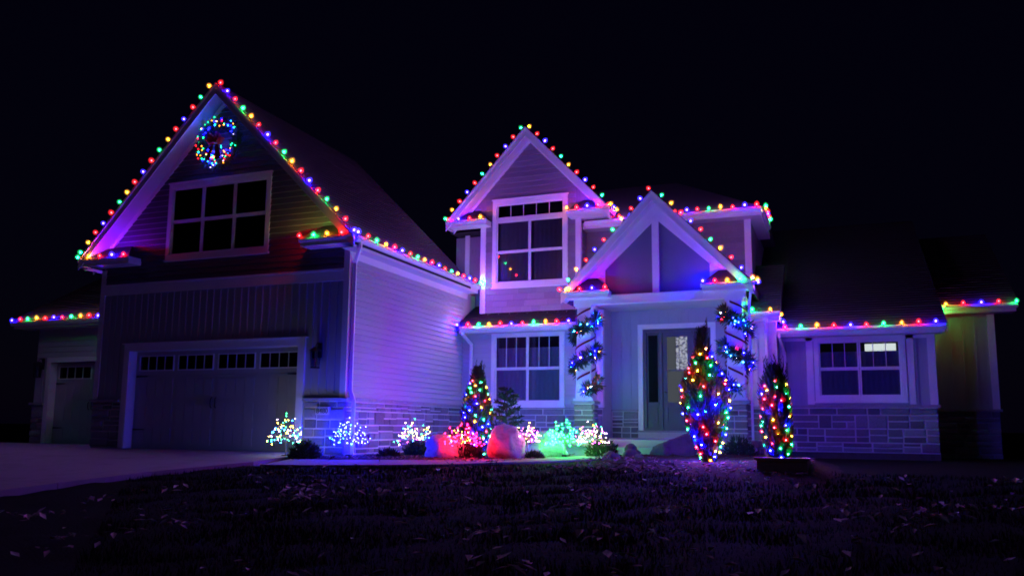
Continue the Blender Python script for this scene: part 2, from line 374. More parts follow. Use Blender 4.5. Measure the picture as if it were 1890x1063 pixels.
def window(x0, x1, z0, z1, Y, cols, rows, tw=.11, d=.045, blind=None, muntins=None, name='window', transom=None, bz=.0, open_depth=.5):
    w_ = put(name, MB().box((x0, Y-d, z1-tw), (x1, Y+.02, z1)).box((x0, Y-d, z0), (x1, Y+.02, z0+tw)).box((x0, Y-d, z0+tw), (x0+tw, Y+.02, z1-tw)).box((x1-tw, Y-d, z0+tw), (x1, Y+.02, z1-tw)), 'trim', H)
    put('sill', MB().box((x0-.02, Y-d-.03, z0-.045), (x1+.02, Y-.001, z0-.002)), 'trim', w_)
    put('head_moulding', MB().box((x0-.02, Y-d-.02, z1+.002), (x1+.02, Y-.001, z1+.04)), 'trim', w_)
    a0, a1, c0, c1 = x0+tw, x1-tw, z0+tw, z1-tw
    zlist = [(c0, c1, cols, rows)] if not transom else [(c0, transom-.09, cols, rows), (transom+.0, c1, 1, 1)]
    for (l0, l1, cc, rr_) in zlist:
        cw = (a1-a0)/cc; rh = (l1-l0)/rr_
        for i in range(cc):
            for j in range(rr_):
                p0, p1, q0, q1 = a0+i*cw, a0+(i+1)*cw, l0+j*rh, l0+(j+1)*rh; s = .038; yo = .0 if j else .014
                put('sash', MB().box((p0+.004, Y-.02+yo, q0+.003), (p1-.004, Y+.02+yo, q0+s)).box((p0+.004, Y-.02+yo, q1-s), (p1-.004, Y+.02+yo, q1-.003)).box((p0+.004, Y-.02+yo, q0+s), (p0+s, Y+.02+yo, q1-s)).box((p1-s, Y-.02+yo, q0+s), (p1-.004, Y+.02+yo, q1-s)), 'trim', w_)
                put('pane', MB().box((p0+s, Y+.002+yo, q0+s), (p1-s, Y+.008+yo, q1-s)), 'glass', w_)
                mm = 5 if (transom and l0 == transom) else (muntins if (rr_ > 1 and j == rr_-1) else None)
                if mm:
                    nm = mm if not (transom and l0 == transom) else 5
                    for k in range(1, nm): xx = p0+s+(p1-p0-2*s)*k/nm; put('muntin', MB().box((xx-.008, Y-.008, q0+s), (xx+.008, Y+.001, q1-s)), 'trim', w_)
    if transom: put('transom_bar', MB().box((a0, Y-d+.01, transom-.09), (a1, Y+.02, transom)), 'trim', w_)
    put('room_lining', MB().add([(x0, Y+.03, z0), (x1, Y+.03, z0), (x1, Y+.03, z1), (x0, Y+.03, z1), (x0, Y+open_depth, z0), (x1, Y+open_depth, z0), (x1, Y+open_depth, z1), (x0, Y+open_depth, z1)], [(4, 5, 6, 7), (0, 1, 5, 4), (2, 3, 7, 6), (1, 2, 6, 5), (3, 0, 4, 7)]), 'dark_room', w_)
    if blind:
        for i in range(cols):
            cw = (a1-a0)/cols; p0, p1 = a0+i*cw+.03, a0+(i+1)*cw-.03; top = c1-bz
            if transom: top = transom-.1
            b = MB(); n = 14; dx = (p1-p0)/n
            for k in range(n):
                b.add([(p0+k*dx, Y+.09+.015*(k % 2), c0), (p0+(k+1)*dx, Y+.09+.015*((k+1) % 2), c0), (p0+(k+1)*dx, Y+.09+.015*((k+1) % 2), top), (p0+k*dx, Y+.09+.015*(k % 2), top)], [(0, 1, 2, 3)])
            put('blind', b, 'blind', w_)
    return w_
def downspout(pts, w_=.05):
    return put('downspout', MB().tube(pts, w_, 4), 'gutter', H)
# ---- garage wing
GX0, GX1, GY = -16.8, -9.66, 14.85; GA, GZ, GHW, GE = -13.25, 8.51, 3.94, 4.55
D0, D1, DT = -15.75, -10.86, 2.30                       # garage door opening
gs = 4.0/3.94*.99
gw = put('garage_front_wall', MB(), 'batten_siding', H)
b = MB()
for p, q in ((GX0, D0), (D1, GX1)): b.box((p, GY, -.3), (q, GY+.25, DT))
b.box((GX0, GY, DT), (GX1, GY+.25, 4.2))
WH = (-14.72, -11.93, 4.55, 6.19)
roofz = lambda x: GZ-abs(x-GA)*(GZ-GE)/GHW-.22
zs = [4.2, WH[2], WH[3]]
for a, c in ((4.2, 4.55),):
    b.box((GX0, GY, 4.2), (GX1, GY+.25, a+.0001)) if False else None
def gpoly(z0, z1, lo, hi, hw_off=0):
    f = lambda z: (GA-(GZ-.22-z)*GHW/(GZ-GE), GA+(GZ-.22-z)*GHW/(GZ-GE))
    l0, r0 = f(z0); l1, r1 = f(z1); return [(max(l0, lo), z0), (min(r0, hi), z0), (min(r1, hi), z1), (max(l1, lo), z1)]
b.prismY(gpoly(4.2, 4.55, GX0, GX1), GY, GY+.25)
p = gpoly(4.55, 6.19, GX0, WH[0]); b.prismY([p[0], (WH[0], 4.55), (WH[0], 6.19), p[3]], GY, GY+.25)
p = gpoly(4.55, 6.19, WH[1], GX1); b.prismY([(WH[1], 4.55), p[1], p[2], (WH[1], 6.19)], GY, GY+.25)
f = lambda z: (GZ-.22-z)*GHW/(GZ-GE)
b.prismY([(GA-f(6.19), 6.19), (GA+f(6.19), 6.19), (GA, GZ-.22)], GY, GY+.25)
gw.data = b.mesh('garage_front_wall', 'batten_siding', ORG['house'])
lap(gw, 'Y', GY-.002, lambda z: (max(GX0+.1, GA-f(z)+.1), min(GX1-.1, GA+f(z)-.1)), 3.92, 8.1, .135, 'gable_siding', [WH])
battens(gw, 'Y', GY-.001, GX0+.1, GX1-.1, 1.2, 3.66, .2, [(-15.93, -10.67, 0, 2.48)])
stones(gw, 'Y', GY-.001, GX0-.03, -15.93, -.25, 1.06, seed=3); stones(gw, 'Y', GY-.001, -10.66, GX1+.05, -.25, 1.06, (), seed=12, rmin=.15, rmax=.26)
put('mortar_bed', MB().box((GX0-.01, GY-.012, -.3), (-15.94, GY-.002, 1.07)), 'mortar', gw); put('mortar_bed', MB().box((-10.65, GY-.012, -.3), (GX1+.012, GY-.002, 1.07)), 'mortar', gw)
for a, c in ((GX0-.07, -15.93), (-10.68, GX1+.1)): put('stone_cap', MB().box((a, GY-.1, 1.07), (c, GY-.002, 1.13)), 'stone_cap', gw)
trim('frieze_band', (GX0, GY-.035, 3.67), (GX1-.13, GY-.002, 3.89)); trim('band_moulding', (GX0, GY-.06, 3.892), (GX1-.13, GY-.002, 3.93))
trim('corner_board', (GX0-.03, GY-.032, 1.14), (GX0+.12, GY-.003, 4.3)); trim('corner_board', (GX1-.125, GY-.036, 1.14), (GX1+.02, GY-.003, 4.34)); trim('corner_board', (GX1+.002, GY-.0025, 1.14), (GX1+.022, GY+.1, 4.3))
# door trim and door
trim('door_casing', (-15.9, GY-.05, DT+.001), (-10.7, GY-.0025, DT+.14)); trim('door_casing', (-15.9, GY-.05, -.1), (D0, GY-.0025, DT)); trim('door_casing', (D1, GY-.05, -.1), (-10.7, GY-.0025, DT))
trim('drip_cap', (-15.95, GY-.08, DT+.142), (-10.65, GY-.0025, DT+.17))
trim('door_jamb', (D0-.001, GY-.045, -.1), (D0+.025, GY+.24, DT)); trim('door_jamb', (D1-.025, GY-.045, -.1), (D1+.001, GY+.24, DT)); trim('door_jamb', (D0+.026, GY-.045, DT-.025), (D1-.026, GY+.24, DT+.0005))
def garage_door(x0, x1, zt, Y, nwin, npane, name='garage_door'):
    d = put(name, MB().box((x0, Y+.02, -.03), (x1, Y+.05, zt)), 'garage_door', H); rows = 4; h = (zt+.02)/rows
    for r in range(rows):
        put('door_section', MB().box((x0+.01, Y, -.02+r*h+.004), (x1-.01, Y+.019, -.02+(r+1)*h-.004)), 'garage_door', d)
        cw = (x1-x0-.1)/nwin
        for i in range(nwin):
            a = x0+.05+i*cw+.06; c = x0+.05+(i+1)*cw-.06; z0 = -.02+r*h+.09; z1 = -.02+(r+1)*h-.09
            if r < rows-1:
                for k in range(4):      # raised carriage planks
                    pw = (c-a)/4; put('panel_plank', MB().box((a+k*pw+.006, Y-.010, z0), (a+(k+1)*pw-.006, Y-.001, z1)), 'garage_door', d)
            else:
                z0 += .02; z1 -= .0
                put('window_frame', MB().box((a, Y-.022, z0), (c, Y-.001, z0+.025)).box((a, Y-.022, z1-.025), (c, Y-.001, z1)).box((a, Y-.022, z0+.025), (a+.025, Y-.001, z1-.025)).box((c-.025, Y-.022, z0+.025), (c, Y-.001, z1-.025)), 'trim', d)
                put('dark_backing', MB().box((a+.025, Y-.004, z0+.025), (c-.025, Y-.001, z1-.025)), 'dark_room', d)
                pw = (c-a-.05)/npane
                for k in range(npane):
                    put('pane', MB().box((a+.025+k*pw+.008, Y-.012, z0+.027), (a+.025+(k+1)*pw-.008, Y-.008, z1-.027)), 'glass', d)
                    if k: put('muntin', MB().box((a+.025+k*pw-.008, Y-.02, z0+.026), (a+.025+k*pw+.008, Y-.0045, z1-.026)), 'trim', d)
    for zc in (.42, DT-.62):
        for s, xx in ((1, x0+.04), (-1, x1-.04)):
            put('strap_hinge', MB().prismY([(xx, zc-.022), (xx+s*.34, zc-.008), (xx+s*.36, zc), (xx+s*.34, zc+.008), (xx, zc+.022)][::s], Y-.026, Y-.012), 'black_metal', d)
    cx = (x0+x1)/2
    for s in (-1, 1):
        put('handle', MB().tube([(cx+s*.06, Y-.012, .93), (cx+s*.06, Y-.05, .96), (cx+s*.07, Y-.055, 1.05), (cx+s*.06, Y-.05, 1.14), (cx+s*.06, Y-.012, 1.17)], .012, 6), 'black_metal', d)
    return d
garage_door(D0+.03, D1-.03, DT-.03, GY+.19, 4, 4)
# garage side wall facing +X
gsw = put('garage_side_wall', MB().box((GX1-.25, GY+.251, -.3), (GX1, 22.0, 4.32)), 'siding', H)
lap(gsw, 'X', GX1+.001, (GY+.1, 20.62), 1.15, 4.15, .127, 'siding', d=.05)
stones(gsw, 'X', GX1+.001, GY-.05, 20.62, -.25, 1.06, seed=21, rmin=.1, rmax=.21)
put('mortar_bed', MB().box((GX1+.002, GY-.01, -.3), (GX1+.012, 20.62, 1.07)), 'mortar', gsw); put('stone_cap', MB().box((GX1+.002, GY-.09, 1.075), (GX1+.095, 20.62, 1.135)), 'stone_cap', gsw)
put('frieze_board', MB().box((GX1+.001, GY+.1, 4.15), (GX1+.03, 20.9, 4.3)), 'trim', H)
put('garage_left_wall', MB().box((GX0, GY+.251, -.3), (GX0+.25, 22, 4.3)), 'siding', H)
gable(GA, GZ, GHW, GE, 14.45, GY, 20.4, .14)
put('eave_soffit', MB().box((GX1, 14.5, 4.30), (GX1+.32, 20.9, 4.318)), 'soffit', H)
put('fascia_board', MB().box((GX1+.30, 14.47, 4.30), (GX1+.325, 20.95, 4.52)), 'trim', H)
gutter(14.45, 20.95, None, 4.41, axis='Y', fixed=GX1+.326)
put('eave_soffit', MB().box((GX0-.32, 14.5, 4.30), (GX0, 20.4, 4.318)), 'soffit', H)
ret(-17.2, -15.6, 14.45, GY, 4.36, 4.53); ret(-10.68, -9.35, 14.45, GY, 4.40, 4.57)
window(-14.83, -11.82, 4.44, 6.30, GY, 3, 2)
downspout([(-9.27, 14.62, 4.43), (-9.27, 14.62, 4.33), (-9.58, 14.93, 4.05), (-9.59, 14.94, 1.3), (-9.5, 14.94, 1.08), (-9.5, 14.94, -.08), (-9.42, 14.9, -.13)])
# house number plaque
pl = put('number_plaque', MB().box((-10.335, GY-.09, .775), (-9.985, GY-.002, .945)), 'plaque', H)
fc = bpy.data.curves.new('house_number', 'FONT'); fc.body = '8480'; fc.size = .15; fc.extrude = .004; fc.align_x = 'CENTER'; fc.align_y = 'CENTER'
fo = bpy.data.objects.new('number_text', fc); me_ = bpy.data.meshes.new_from_object(fo); bpy.data.objects.remove(fo); me_.materials.clear(); me_.materials.append(MAT['number']); child_at('house_number', me_, pl, (-10.16, GY-.096, .855), (PI2, 0, 0))
# ---- third garage bay, set back on the far left
TY = 17.0; T0, T1, TT = -21.0, -18.1, 2.28
tb = put('third_bay_wall', MB().box((-21.6, TY, -.3), (T0, TY+.25, TT)).box((T1, TY, -.3), (GX0, TY+.25, TT)).box((-21.6, TY, TT), (GX0, TY+.25, 3.35)), 'siding', H)
lap(tb, 'Y', TY-.001, (-21.55, GX0), TT+.15, 3.2, .15, 'siding'); battens(tb, 'Y', TY-.001, -21.5, T0-.12, 1.15, TT+.14, .2)
stones(tb, 'Y', TY-.001, -21.63, T0-.14, -.25, 1.06, seed=31); put('stone_cap', MB().box((-21.67, TY-.09, 1.07), (T0-.14, TY-.002, 1.13)), 'stone_cap', tb)
trim('door_casing', (T0-.13, TY-.05, TT+.001), (T1+.13, TY-.0025, TT+.14)); trim('door_casing', (T0-.13, TY-.05, -.1), (T0, TY-.0025, TT)); trim('door_jamb', (T0-.001, TY-.045, -.1), (T0+.025, TY+.2, TT))
garage_door(T0+.03, T1, TT-.02, TY+.17, 2, 4)
trim('fascia_board', (-22.15, 16.6, 3.25), (GX0, 16.625, 3.43)); put('eave_soffit', MB().box((-22.1, 16.626, 3.25), (GX0, TY, 3.268)), 'soffit', H); gutter(-22.17, GX0, 16.599, 3.33)
tr = put('roof', MB().prismX([(16.55, 3.45), (22, 6.7), (22, 6.55), (16.55, 3.35)], -22.2, GX0+.05), 'roof_deck', H); shingles(tr, (-22.2, 16.5, 3.46), (1, 0, 0), (0, 5.45, 3.25), 5.4, 6.3)
put('third_bay_side_wall', MB().box((-21.6, TY+.251, -.3), (-21.4, 22, 3.3)), 'siding', H)
# ---- living wing (lower window) and the strip of roof above it
LY = 20.63; LW = (-8.64, -6.75, 1.23, 3.02)
lw = wallbox('living_wing_wall', GX1+.005, -5.61, LY, LY+.25, -.3, 3.5, [LW], 'siding')
lap(lw, 'Y', LY-.001, (GX1+.02, -5.7), 1.15, 3.1, .127, 'siding', [(-8.75, -6.64, 1.1, 3.13)])
stones(lw, 'Y', LY-.001, GX1+.03, -5.6, -.25, 1.04, seed=41, rmin=.1, rmax=.2)
put('mortar_bed', MB().box((GX1+.03, LY-.012, -.3), (-5.612, LY-.002, 1.05)), 'mortar', lw); put('stone_cap', MB().box((GX1+.1, LY-.09, 1.04), (-5.56, LY-.002, 1.075)), 'stone_cap', lw)
window(-8.75, -6.64, 1.12, 3.13, LY, 2, 2, blind=True, muntins=3, bz=.32)
trim('corner_board', (-5.76, LY-.034, 1.08), (-5.59, LY-.003, 3.64)); trim('corner_board', (-5.61+.001, LY-.0025, 1.08), (-5.588, LY+.12, 3.64))
put('return_wall', MB().box((-5.75, LY+.251, -.3), (-5.611, 21.55, 3.9)), 'siding', H)
lr = H
trim('fascia_board', (GX1+.1, 20.2, 3.09), (-5.65, 20.225, 3.25)); put('eave_soffit', MB().box((GX1+.03, 20.226, 3.09), (-5.65, LY-.001, 3.108)), 'soffit', H); gutter(-9.5, -6.1, 20.199, 3.14)
rf = put('roof', MB().prismX([(20.15, 3.27), (21.6, 4.04), (21.6, 3.9), (20.15, 3.16)], GX1+.02, -5.76), 'roof_deck', H); shingles(rf, (GX1+.02, 20.12, 3.275), (1, 0, 0), (0, 1.45, .77), 3.87, 1.64)
downspout([(-9.42, 20.14, 3.16), (-9.42, 20.14, 3.06), (-9.33, 20.54, 2.82), (-9.33, 20.54, 1.2), (-9.33, 20.5, 1.0), (-9.33, 20.5, -.05), (-9.33, 20.4, -.1)])
# ---- upper gable over the living wing
UY = 20.95; UH = (-8.78, -6.76, 4.55, 6.84); UA, UZ, UHW, UE = -7.77, 8.89, 2.40, 6.36; us = (UZ-UE)/UHW
uf = lambda z: (UZ-.22-z)/us
b = MB(); 
for a, c in ((3.66, 4.55), (4.55, 6.2)):
    for p, q in seg(-9.24, -6.3, a, c, [UH]): b.box((p, UY, a), (q, UY+.2, c))
b.prismY([(-9.24, 6.2), (-8.78, 6.2), (-8.78, 6.84), (UA-uf(6.84), 6.84)][::1], UY, UY+.2); b.prismY([(-6.76, 6.2), (-6.3, 6.2), (UA+uf(6.84), 6.84), (-6.76, 6.84)], UY, UY+.2); b.prismY([(UA-uf(6.84), 6.84), (UA+uf(6.84), 6.84), (UA, UZ-.22)], UY, UY+.2)
ug = put('upper_gable_wall', b, 'shake_siding', H)
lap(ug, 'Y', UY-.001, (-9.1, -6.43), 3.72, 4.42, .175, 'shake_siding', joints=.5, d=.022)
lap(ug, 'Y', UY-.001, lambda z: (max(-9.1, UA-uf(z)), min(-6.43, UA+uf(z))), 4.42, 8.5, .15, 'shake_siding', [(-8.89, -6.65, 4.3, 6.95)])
window(-8.89, -6.65, 4.44, 6.95, UY, 2, 2, tw=.12, blind=True, muntins=None, transom=6.42)
trim('corner_board', (-9.26, UY-.034, 3.66), (-9.1, UY-.003, 6.3)); trim('corner_board', (-6.43, UY-.034, 3.66), (-6.28, UY-.003, 6.3)); trim('corner_board', (-6.3+.001, UY-.0025, 3.66), (-6.278, UY+.1, 6.25))
trim('base_band', (-9.1, UY-.05, 3.62), (-6.44, UY-.004, 3.70))
gable(UA, UZ, UHW, UE, 20.55, UY, 23.5, .1)
ret(-10.15, -8.95, 20.55, UY, 6.20, 6.36); ret(-6.55, -5.40, 20.55, UY, 6.22, 6.38)
usw = put('gable_side_wall', MB().box((-6.5, UY+.201, 3.6), (-6.3, 21.5, 6.3)), 'shake_siding', H); lap(usw, 'X', -6.299, (UY+.1, 21.49), 3.9, 6.2, .15, 'shake_siding')
put('fascia_board', MB().box((-5.42, 20.6, 6.2), (-5.40, 21.1, 6.37)), 'trim', H); put('eave_soffit', MB().box((-6.28, UY, 6.2), (-5.42, 21.1, 6.216)), 'soffit', H); gutter(20.56, 21.05, None, 6.26, axis='Y', fixed=-5.398, h=.1, d=.08)
# ---- second storey behind
SY = 21.5
sw = put('second_storey_wall', MB().box((-10.3, SY, 3.95), (-1.87, SY+.2, 6.1)), 'shake_siding', H); lap(sw, 'Y', SY-.001, (-6.28, -2.02), 4.0, 5.98, .15, 'shake_siding')
trim('corner_board', (-2.02, SY-.034, 3.6), (-1.85, SY-.003, 6.0)); trim('corner_board', (-10.0, SY-.034, 3.6), (-9.86, SY-.003, 6.2)); put('second_storey_side_wall', MB().box((-2.05, SY+.201, 3.2), (-1.87, 26, 6.1)), 'shake_siding', H)
trim('fascia_board', (-6.28, 21.1, 5.96), (-1.55, 21.125, 6.13)); put('eave_soffit', MB().box((-6.28, 21.126, 5.96), (-1.57, SY-.001, 5.976)), 'soffit', H); gutter(-6.2, -1.55, 21.099, 6.03)
trim('fascia_board', (-1.57, 21.126, 5.96), (-1.55, 24, 6.13)); put('eave_soffit', MB().box((-1.87, SY, 5.96), (-1.571, 24, 5.976)), 'soffit', H); gutter(21.1, 23.2, None, 6.03, axis='Y', fixed=-1.549, h=.1, d=.09)
mr_ = put('roof', MB().add([(-10.3, 21.05, 6.15), (-1.5, 21.05, 6.15), (-1.5, 27, 6.15), (-10.3, 27, 6.15), (-9, 24, 7.9), (-4.2, 24, 7.9)], [(0, 1, 5, 4), (1, 2, 5), (2, 3, 4, 5), (3, 0, 4), (0, 3, 2, 1)]), 'roof_deck', H)
# ---- entry: recessed door wall
EY = 21.55; EH = (-4.74, -2.95, .5, 3.18)
ew = wallbox('entry_wall', -5.75, -1.9, EY, EY+.2, 0, 3.95, [EH], 'batten_siding')
battens(ew, 'Y', EY-.001, -5.6, -2.0, 1.05, 3.75, .26, [(-4.88, -2.81, 0, 3.32)])
stones(ew, 'Y', EY-.001, -5.6, -2.3, .29, 1.0, [(-4.88, -2.81, .5, 3.3)], seed=52, rmin=.1, rmax=.17); [put('mortar_bed', MB().box((a_, EY-.012, .28), (b_, EY-.002, c_)), 'mortar', ew) for a_, b_, c_ in ((-5.6, -4.885, 1.02), (-2.805, -2.3, 1.02), (-4.884, -2.806, .49))]
put('stone_cap', MB().box((-5.6, EY-.09, 1.0), (-4.885, EY-.002, 1.05)), 'stone_cap', ew); put('stone_cap', MB().box((-2.805, EY-.09, 1.0), (-2.3, EY-.002, 1.05)), 'stone_cap', ew)
trim('door_casing', (-4.87, EY-.05, 3.18), (-2.82, EY-.003, 3.31)); trim('door_casing', (-4.87, EY-.05, .5), (-4.741, EY-.003, 3.179)); trim('door_casing', (-2.949, EY-.05, .5), (-2.82, EY-.003, 3.179)); trim('threshold', (-4.9, EY-.1, .455), (-2.8, EY+.02, .5), 'stone_cap')
fd = put('front_door', MB().box((-4.73, EY+.1, .5), (-2.96, EY+.14, 3.17)), 'front_door', H)
def opening(x0, x1, z0, z1, t, y0, y1, nm, mt):
    put(nm, MB().box((x0, y0, z1-t), (x1, y1, z1)).box((x0, y0, z0), (x1, y1, z0+t)).box((x0, y0, z0+t), (x0+t, y1, z1-t)).box((x1-t, y0, z0+t), (x1, y1, z1-t)), mt, fd)
opening(-4.73, -2.96, .5, 3.17, .07, EY+.01, EY+.099, 'door_frame', 'front_door')
for xx in (-4.32, -3.46): put('mullion', MB().box((xx, EY+.015, .57), (xx+.09, EY+.099, 3.1)), 'front_door', fd)
emat('lit_glass', (.032, .036, .044), 1)
def litglass():
    mt = bpy.data.materials.new('textured_lit_glass'); mt.use_nodes = True; n = mt.node_tree; bb = n.nodes['Principled BSDF']
    tc = n.nodes.new('ShaderNodeTexCoord'); v = n.nodes.new('ShaderNodeTexNoise'); v.inputs['Scale'].default_value = 16; v.inputs['Detail'].default_value = 4; n.links.new(tc.outputs['Object'], v.inputs['Vector'])
    cr = n.nodes.new('ShaderNodeValToRGB'); cr.color_ramp.elements[0].position = .42; cr.color_ramp.elements[0].color = (.03, .035, .04, 1); cr.color_ramp.elements[1].position = .56; cr.color_ramp.elements[1].color = (.42, .44, .46, 1)
    n.links.new(v.outputs[0], cr.inputs[0]); n.links.new(cr.outputs[0], bb.inputs['Emission Color']); bb.inputs['Emission Strength'].default_value = .5
    bb.inputs['Base Color'].default_value = (.1, .1, .12, 1); bb.inputs['Roughness'].default_value = .15; MAT['textured_lit_glass'] = mt
litglass()
for (a, c, nm) in ((-4.66, -4.32, 'sidelight'), (-3.37, -3.03, 'sidelight')):
    s_ = put(nm, MB().box((a+.02, EY+.06, 1.17), (c-.02, EY+.098, 1.24)).box((a+.02, EY+.06, 3.02), (c-.02, EY+.098, 3.09)), 'front_door', fd); put('pane', MB().box((a+.05, EY+.085, 1.24), (c-.05, EY+.092, 3.02)), 'glass', fd); put('dark_backing', MB().box((a+.05, EY+.093, 1.24), (c-.05, EY+.0985, 3.02)), 'dark_room', fd); put('raised_panel', MB().box((a+.06, EY+.075, .68), (c-.06, EY+.098, 1.1)), 'front_door', fd)
put('door_leaf', MB().box((-4.225, EY+.06, .57), (-4.11, EY+.099, 3.1)).box((-3.57, EY+.06, .57), (-3.465, EY+.099, 3.1)).box((-4.11, EY+.06, .57), (-3.57, EY+.099, .74)).box((-4.11, EY+.06, 1.1), (-3.57, EY+.099, 1.24)).box((-4.11, EY+.06, 2.97), (-3.57, EY+.099, 3.1)).box((-4.11, EY+.06, 2.06), (-3.57, EY+.099, 2.09)), 'front_door', fd)
put('raised_panel', MB().box((-4.05, EY+.07, .8), (-3.63, EY+.098, 1.04)), 'front_door', fd)
put('door_glass', MB().box((-4.11, EY+.085, 1.24), (-3.57, EY+.096, 2.06)), 'lit_glass', fd); put('door_glass', MB().box((-4.11, EY+.085, 2.09), (-3.88, EY+.096, 2.97)), 'lit_glass', fd); put('door_glass', MB().box((-3.878, EY+.085, 2.09), (-3.57, EY+.096, 2.97)), 'textured_lit_glass', fd)
for xx in (-3.88, -3.79): put('caming', MB().box((xx-.006, EY+.08, 2.09), (xx+.006, EY+.0845, 2.97)), 'black_metal', fd)
put('door_knob', MB().tube([(-4.17, EY+.06, 1.5), (-4.17, EY+.0, 1.5), (-4.10, EY-.005, 1.5)], .016, 6), 'black_metal', fd)
# ---- porch
PY = 19.55; PA, PZ, PHW, PE = -3.95, 6.28, 2.30, 3.88; ps = (PZ-PE)/PHW
pz = lambda x: PZ-abs(x-PA)*ps
slab = put('porch_slab', MB().box((-6.3, 18.75, .13), (-1.75, EY-.001, .29)), 'porch_concrete', H); put('porch_foundation', MB().box((-6.1, 19.05, -.3), (-1.85, EY-.002, .129)), 'mortar', slab)
put('step', MB().box((-4.64, 18.3, -.25), (-2.2, 19.04, .125)), 'porch_concrete', slab)
gable(PA, PZ, PHW, PE, 19.15, PY, 23.0, 0)
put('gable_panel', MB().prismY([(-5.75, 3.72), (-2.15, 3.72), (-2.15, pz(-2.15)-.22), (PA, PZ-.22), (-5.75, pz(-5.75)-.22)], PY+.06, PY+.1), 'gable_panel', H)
for s in (-1, 1):
    P = lambda x, d_: (x, pz(x)-d_)
    poly = [P(PA, .19), P(PA+s*2.1, .19), P(PA+s*2.1, .5), P(PA+s*1.3, .46), P(PA, .60)]
    put('gable_frieze', MB().prismY(poly if s < 0 else poly[::-1], PY-.02, PY+.058), 'trim', H)
    poly = [(PA+s*1.29, 3.78), (PA+s*1.29, pz(PA+1.29)-.47), (PA+s*2.08, pz(PA+2.08)-.47), (PA+s*2.08, 3.78)]
    put('gable_side_trim', MB().prismY(poly if s > 0 else poly[::-1], PY-.012, PY+.055), 'trim', H)
    put('drop_moulding', MB().prismY([P(PA, .44), P(PA+s*1.6, .44), P(PA+s*1.6, .465), P(PA, .465)][::-1 if s > 0 else 1], PY-.034, PY-.021), 'trim', H)
trim('king_post', (-4.04, PY-.03, 3.78), (-3.88, PY+.057, 5.72))
trim('porch_beam', (-6.02, PY-.06, 3.63), (-1.88, PY+.3, 3.775)); trim('beam_moulding', (-6.04, PY-.1, 3.776), (-1.86, PY-.03, 3.82)); trim('beam_lip', (-6.0, PY-.075, 3.60), (-1.9, PY-.061, 3.64))
put('porch_ceiling', MB().box((-6.0, PY+.301, 3.7), (-1.9, EY-.002, 3.72)), 'soffit', H); trim('side_beam', (-6.02, PY+.301, 3.55), (-5.75, EY-.3, 3.699)); trim('side_beam', (-2.15, PY+.301, 3.55), (-1.88, EY-.1, 3.699))
ret(-6.22, -5.06, 19.15, PY-.061, 3.73, 3.9); ret(-2.80, -1.64, 19.15, PY-.061, 3.75, 3.92)
def column(x, seed):
    c = put('porch_column', MB().tube([(x, PY+.15, 1.27), (x, PY+.15, 3.6)], [.29, .235], 4), 'trim', H)
    put('column_base', MB().box((x-.25, PY-.1, 1.21), (x+.25, PY+.4, 1.27)), 'trim', c); put('column_capital', MB().box((x-.21, PY-.06+.002, 3.54), (x+.21, PY+.36, 3.628)), 'trim', c)
    pd = put('pedestal', MB().box((x-.23, PY-.05, .29), (x+.23, PY+.35, 1.14)), 'mortar', H)
    stones(pd, 'Y', PY-.051, x-.25, x+.25, .29, 1.13, seed=seed, rmin=.13, rmax=.2); stones(pd, 'X', x+.231, PY-.05, PY+.35, .29, 1.13, seed=seed+1)
    put('pedestal_cap', MB().box((x-.30, PY-.13, 1.14), (x+.30, PY+.42, 1.21)), 'stone_cap', pd); return c
CXL, CXR = -5.79, -2.12
column(CXL, 61); column(CXR, 71)
downspout([(-1.72, 19.3, 3.85), (-1.72, 19.3, 3.7), (-1.80, 19.75, 3.4), (-1.80, 19.75, .2), (-1.72, 19.65, .05)], .04)
# ---- jog wall right of the porch
JY = 20.6
jw = put('entry_side_wall', MB().box((-1.95, JY, -.3), (-1.26, JY+.9, 3.3)), 'siding', H); battens(jw, 'Y', JY-.001, -1.93, -1.27, 1.1, 3.1, .22, mt='batten_siding'); stones(jw, 'Y', JY-.001, -1.93, -1.24, -.2, 1.05, seed=81); put('stone_cap', MB().box((-1.93, JY-.08, 1.05), (-1.2, JY-.002, 1.1)), 'stone_cap', jw)
trim('fascia_board', (-1.92, 20.2, 3.14), (-1.16, 20.225, 3.31)); put('eave_soffit', MB().box((-1.92, 20.226, 3.14), (-1.18, JY-.001, 3.156)), 'soffit', H); gutter(-1.93, -1.14, 20.199, 3.21); trim('fascia_board', (-1.18, 20.226, 3.14), (-1.16, 21.2, 3.31))
jr = put('roof', MB().prismX([(20.15, 3.33), (23, 5.0), (23, 4.9), (20.15, 3.22)], -1.95, -1.13), 'roof_deck', H); shingles(jr, (-1.95, 20.12, 3.335), (1, 0, 0), (0, 2.85, 1.67), .82, 3.3)
downspout([(-1.45, 20.14, 3.22), (-1.45, 20.14, 3.1), (-1.5, 20.52, 2.85), (-1.5, 20.54, -.05), (-1.5, 20.4, -.1)], .045)
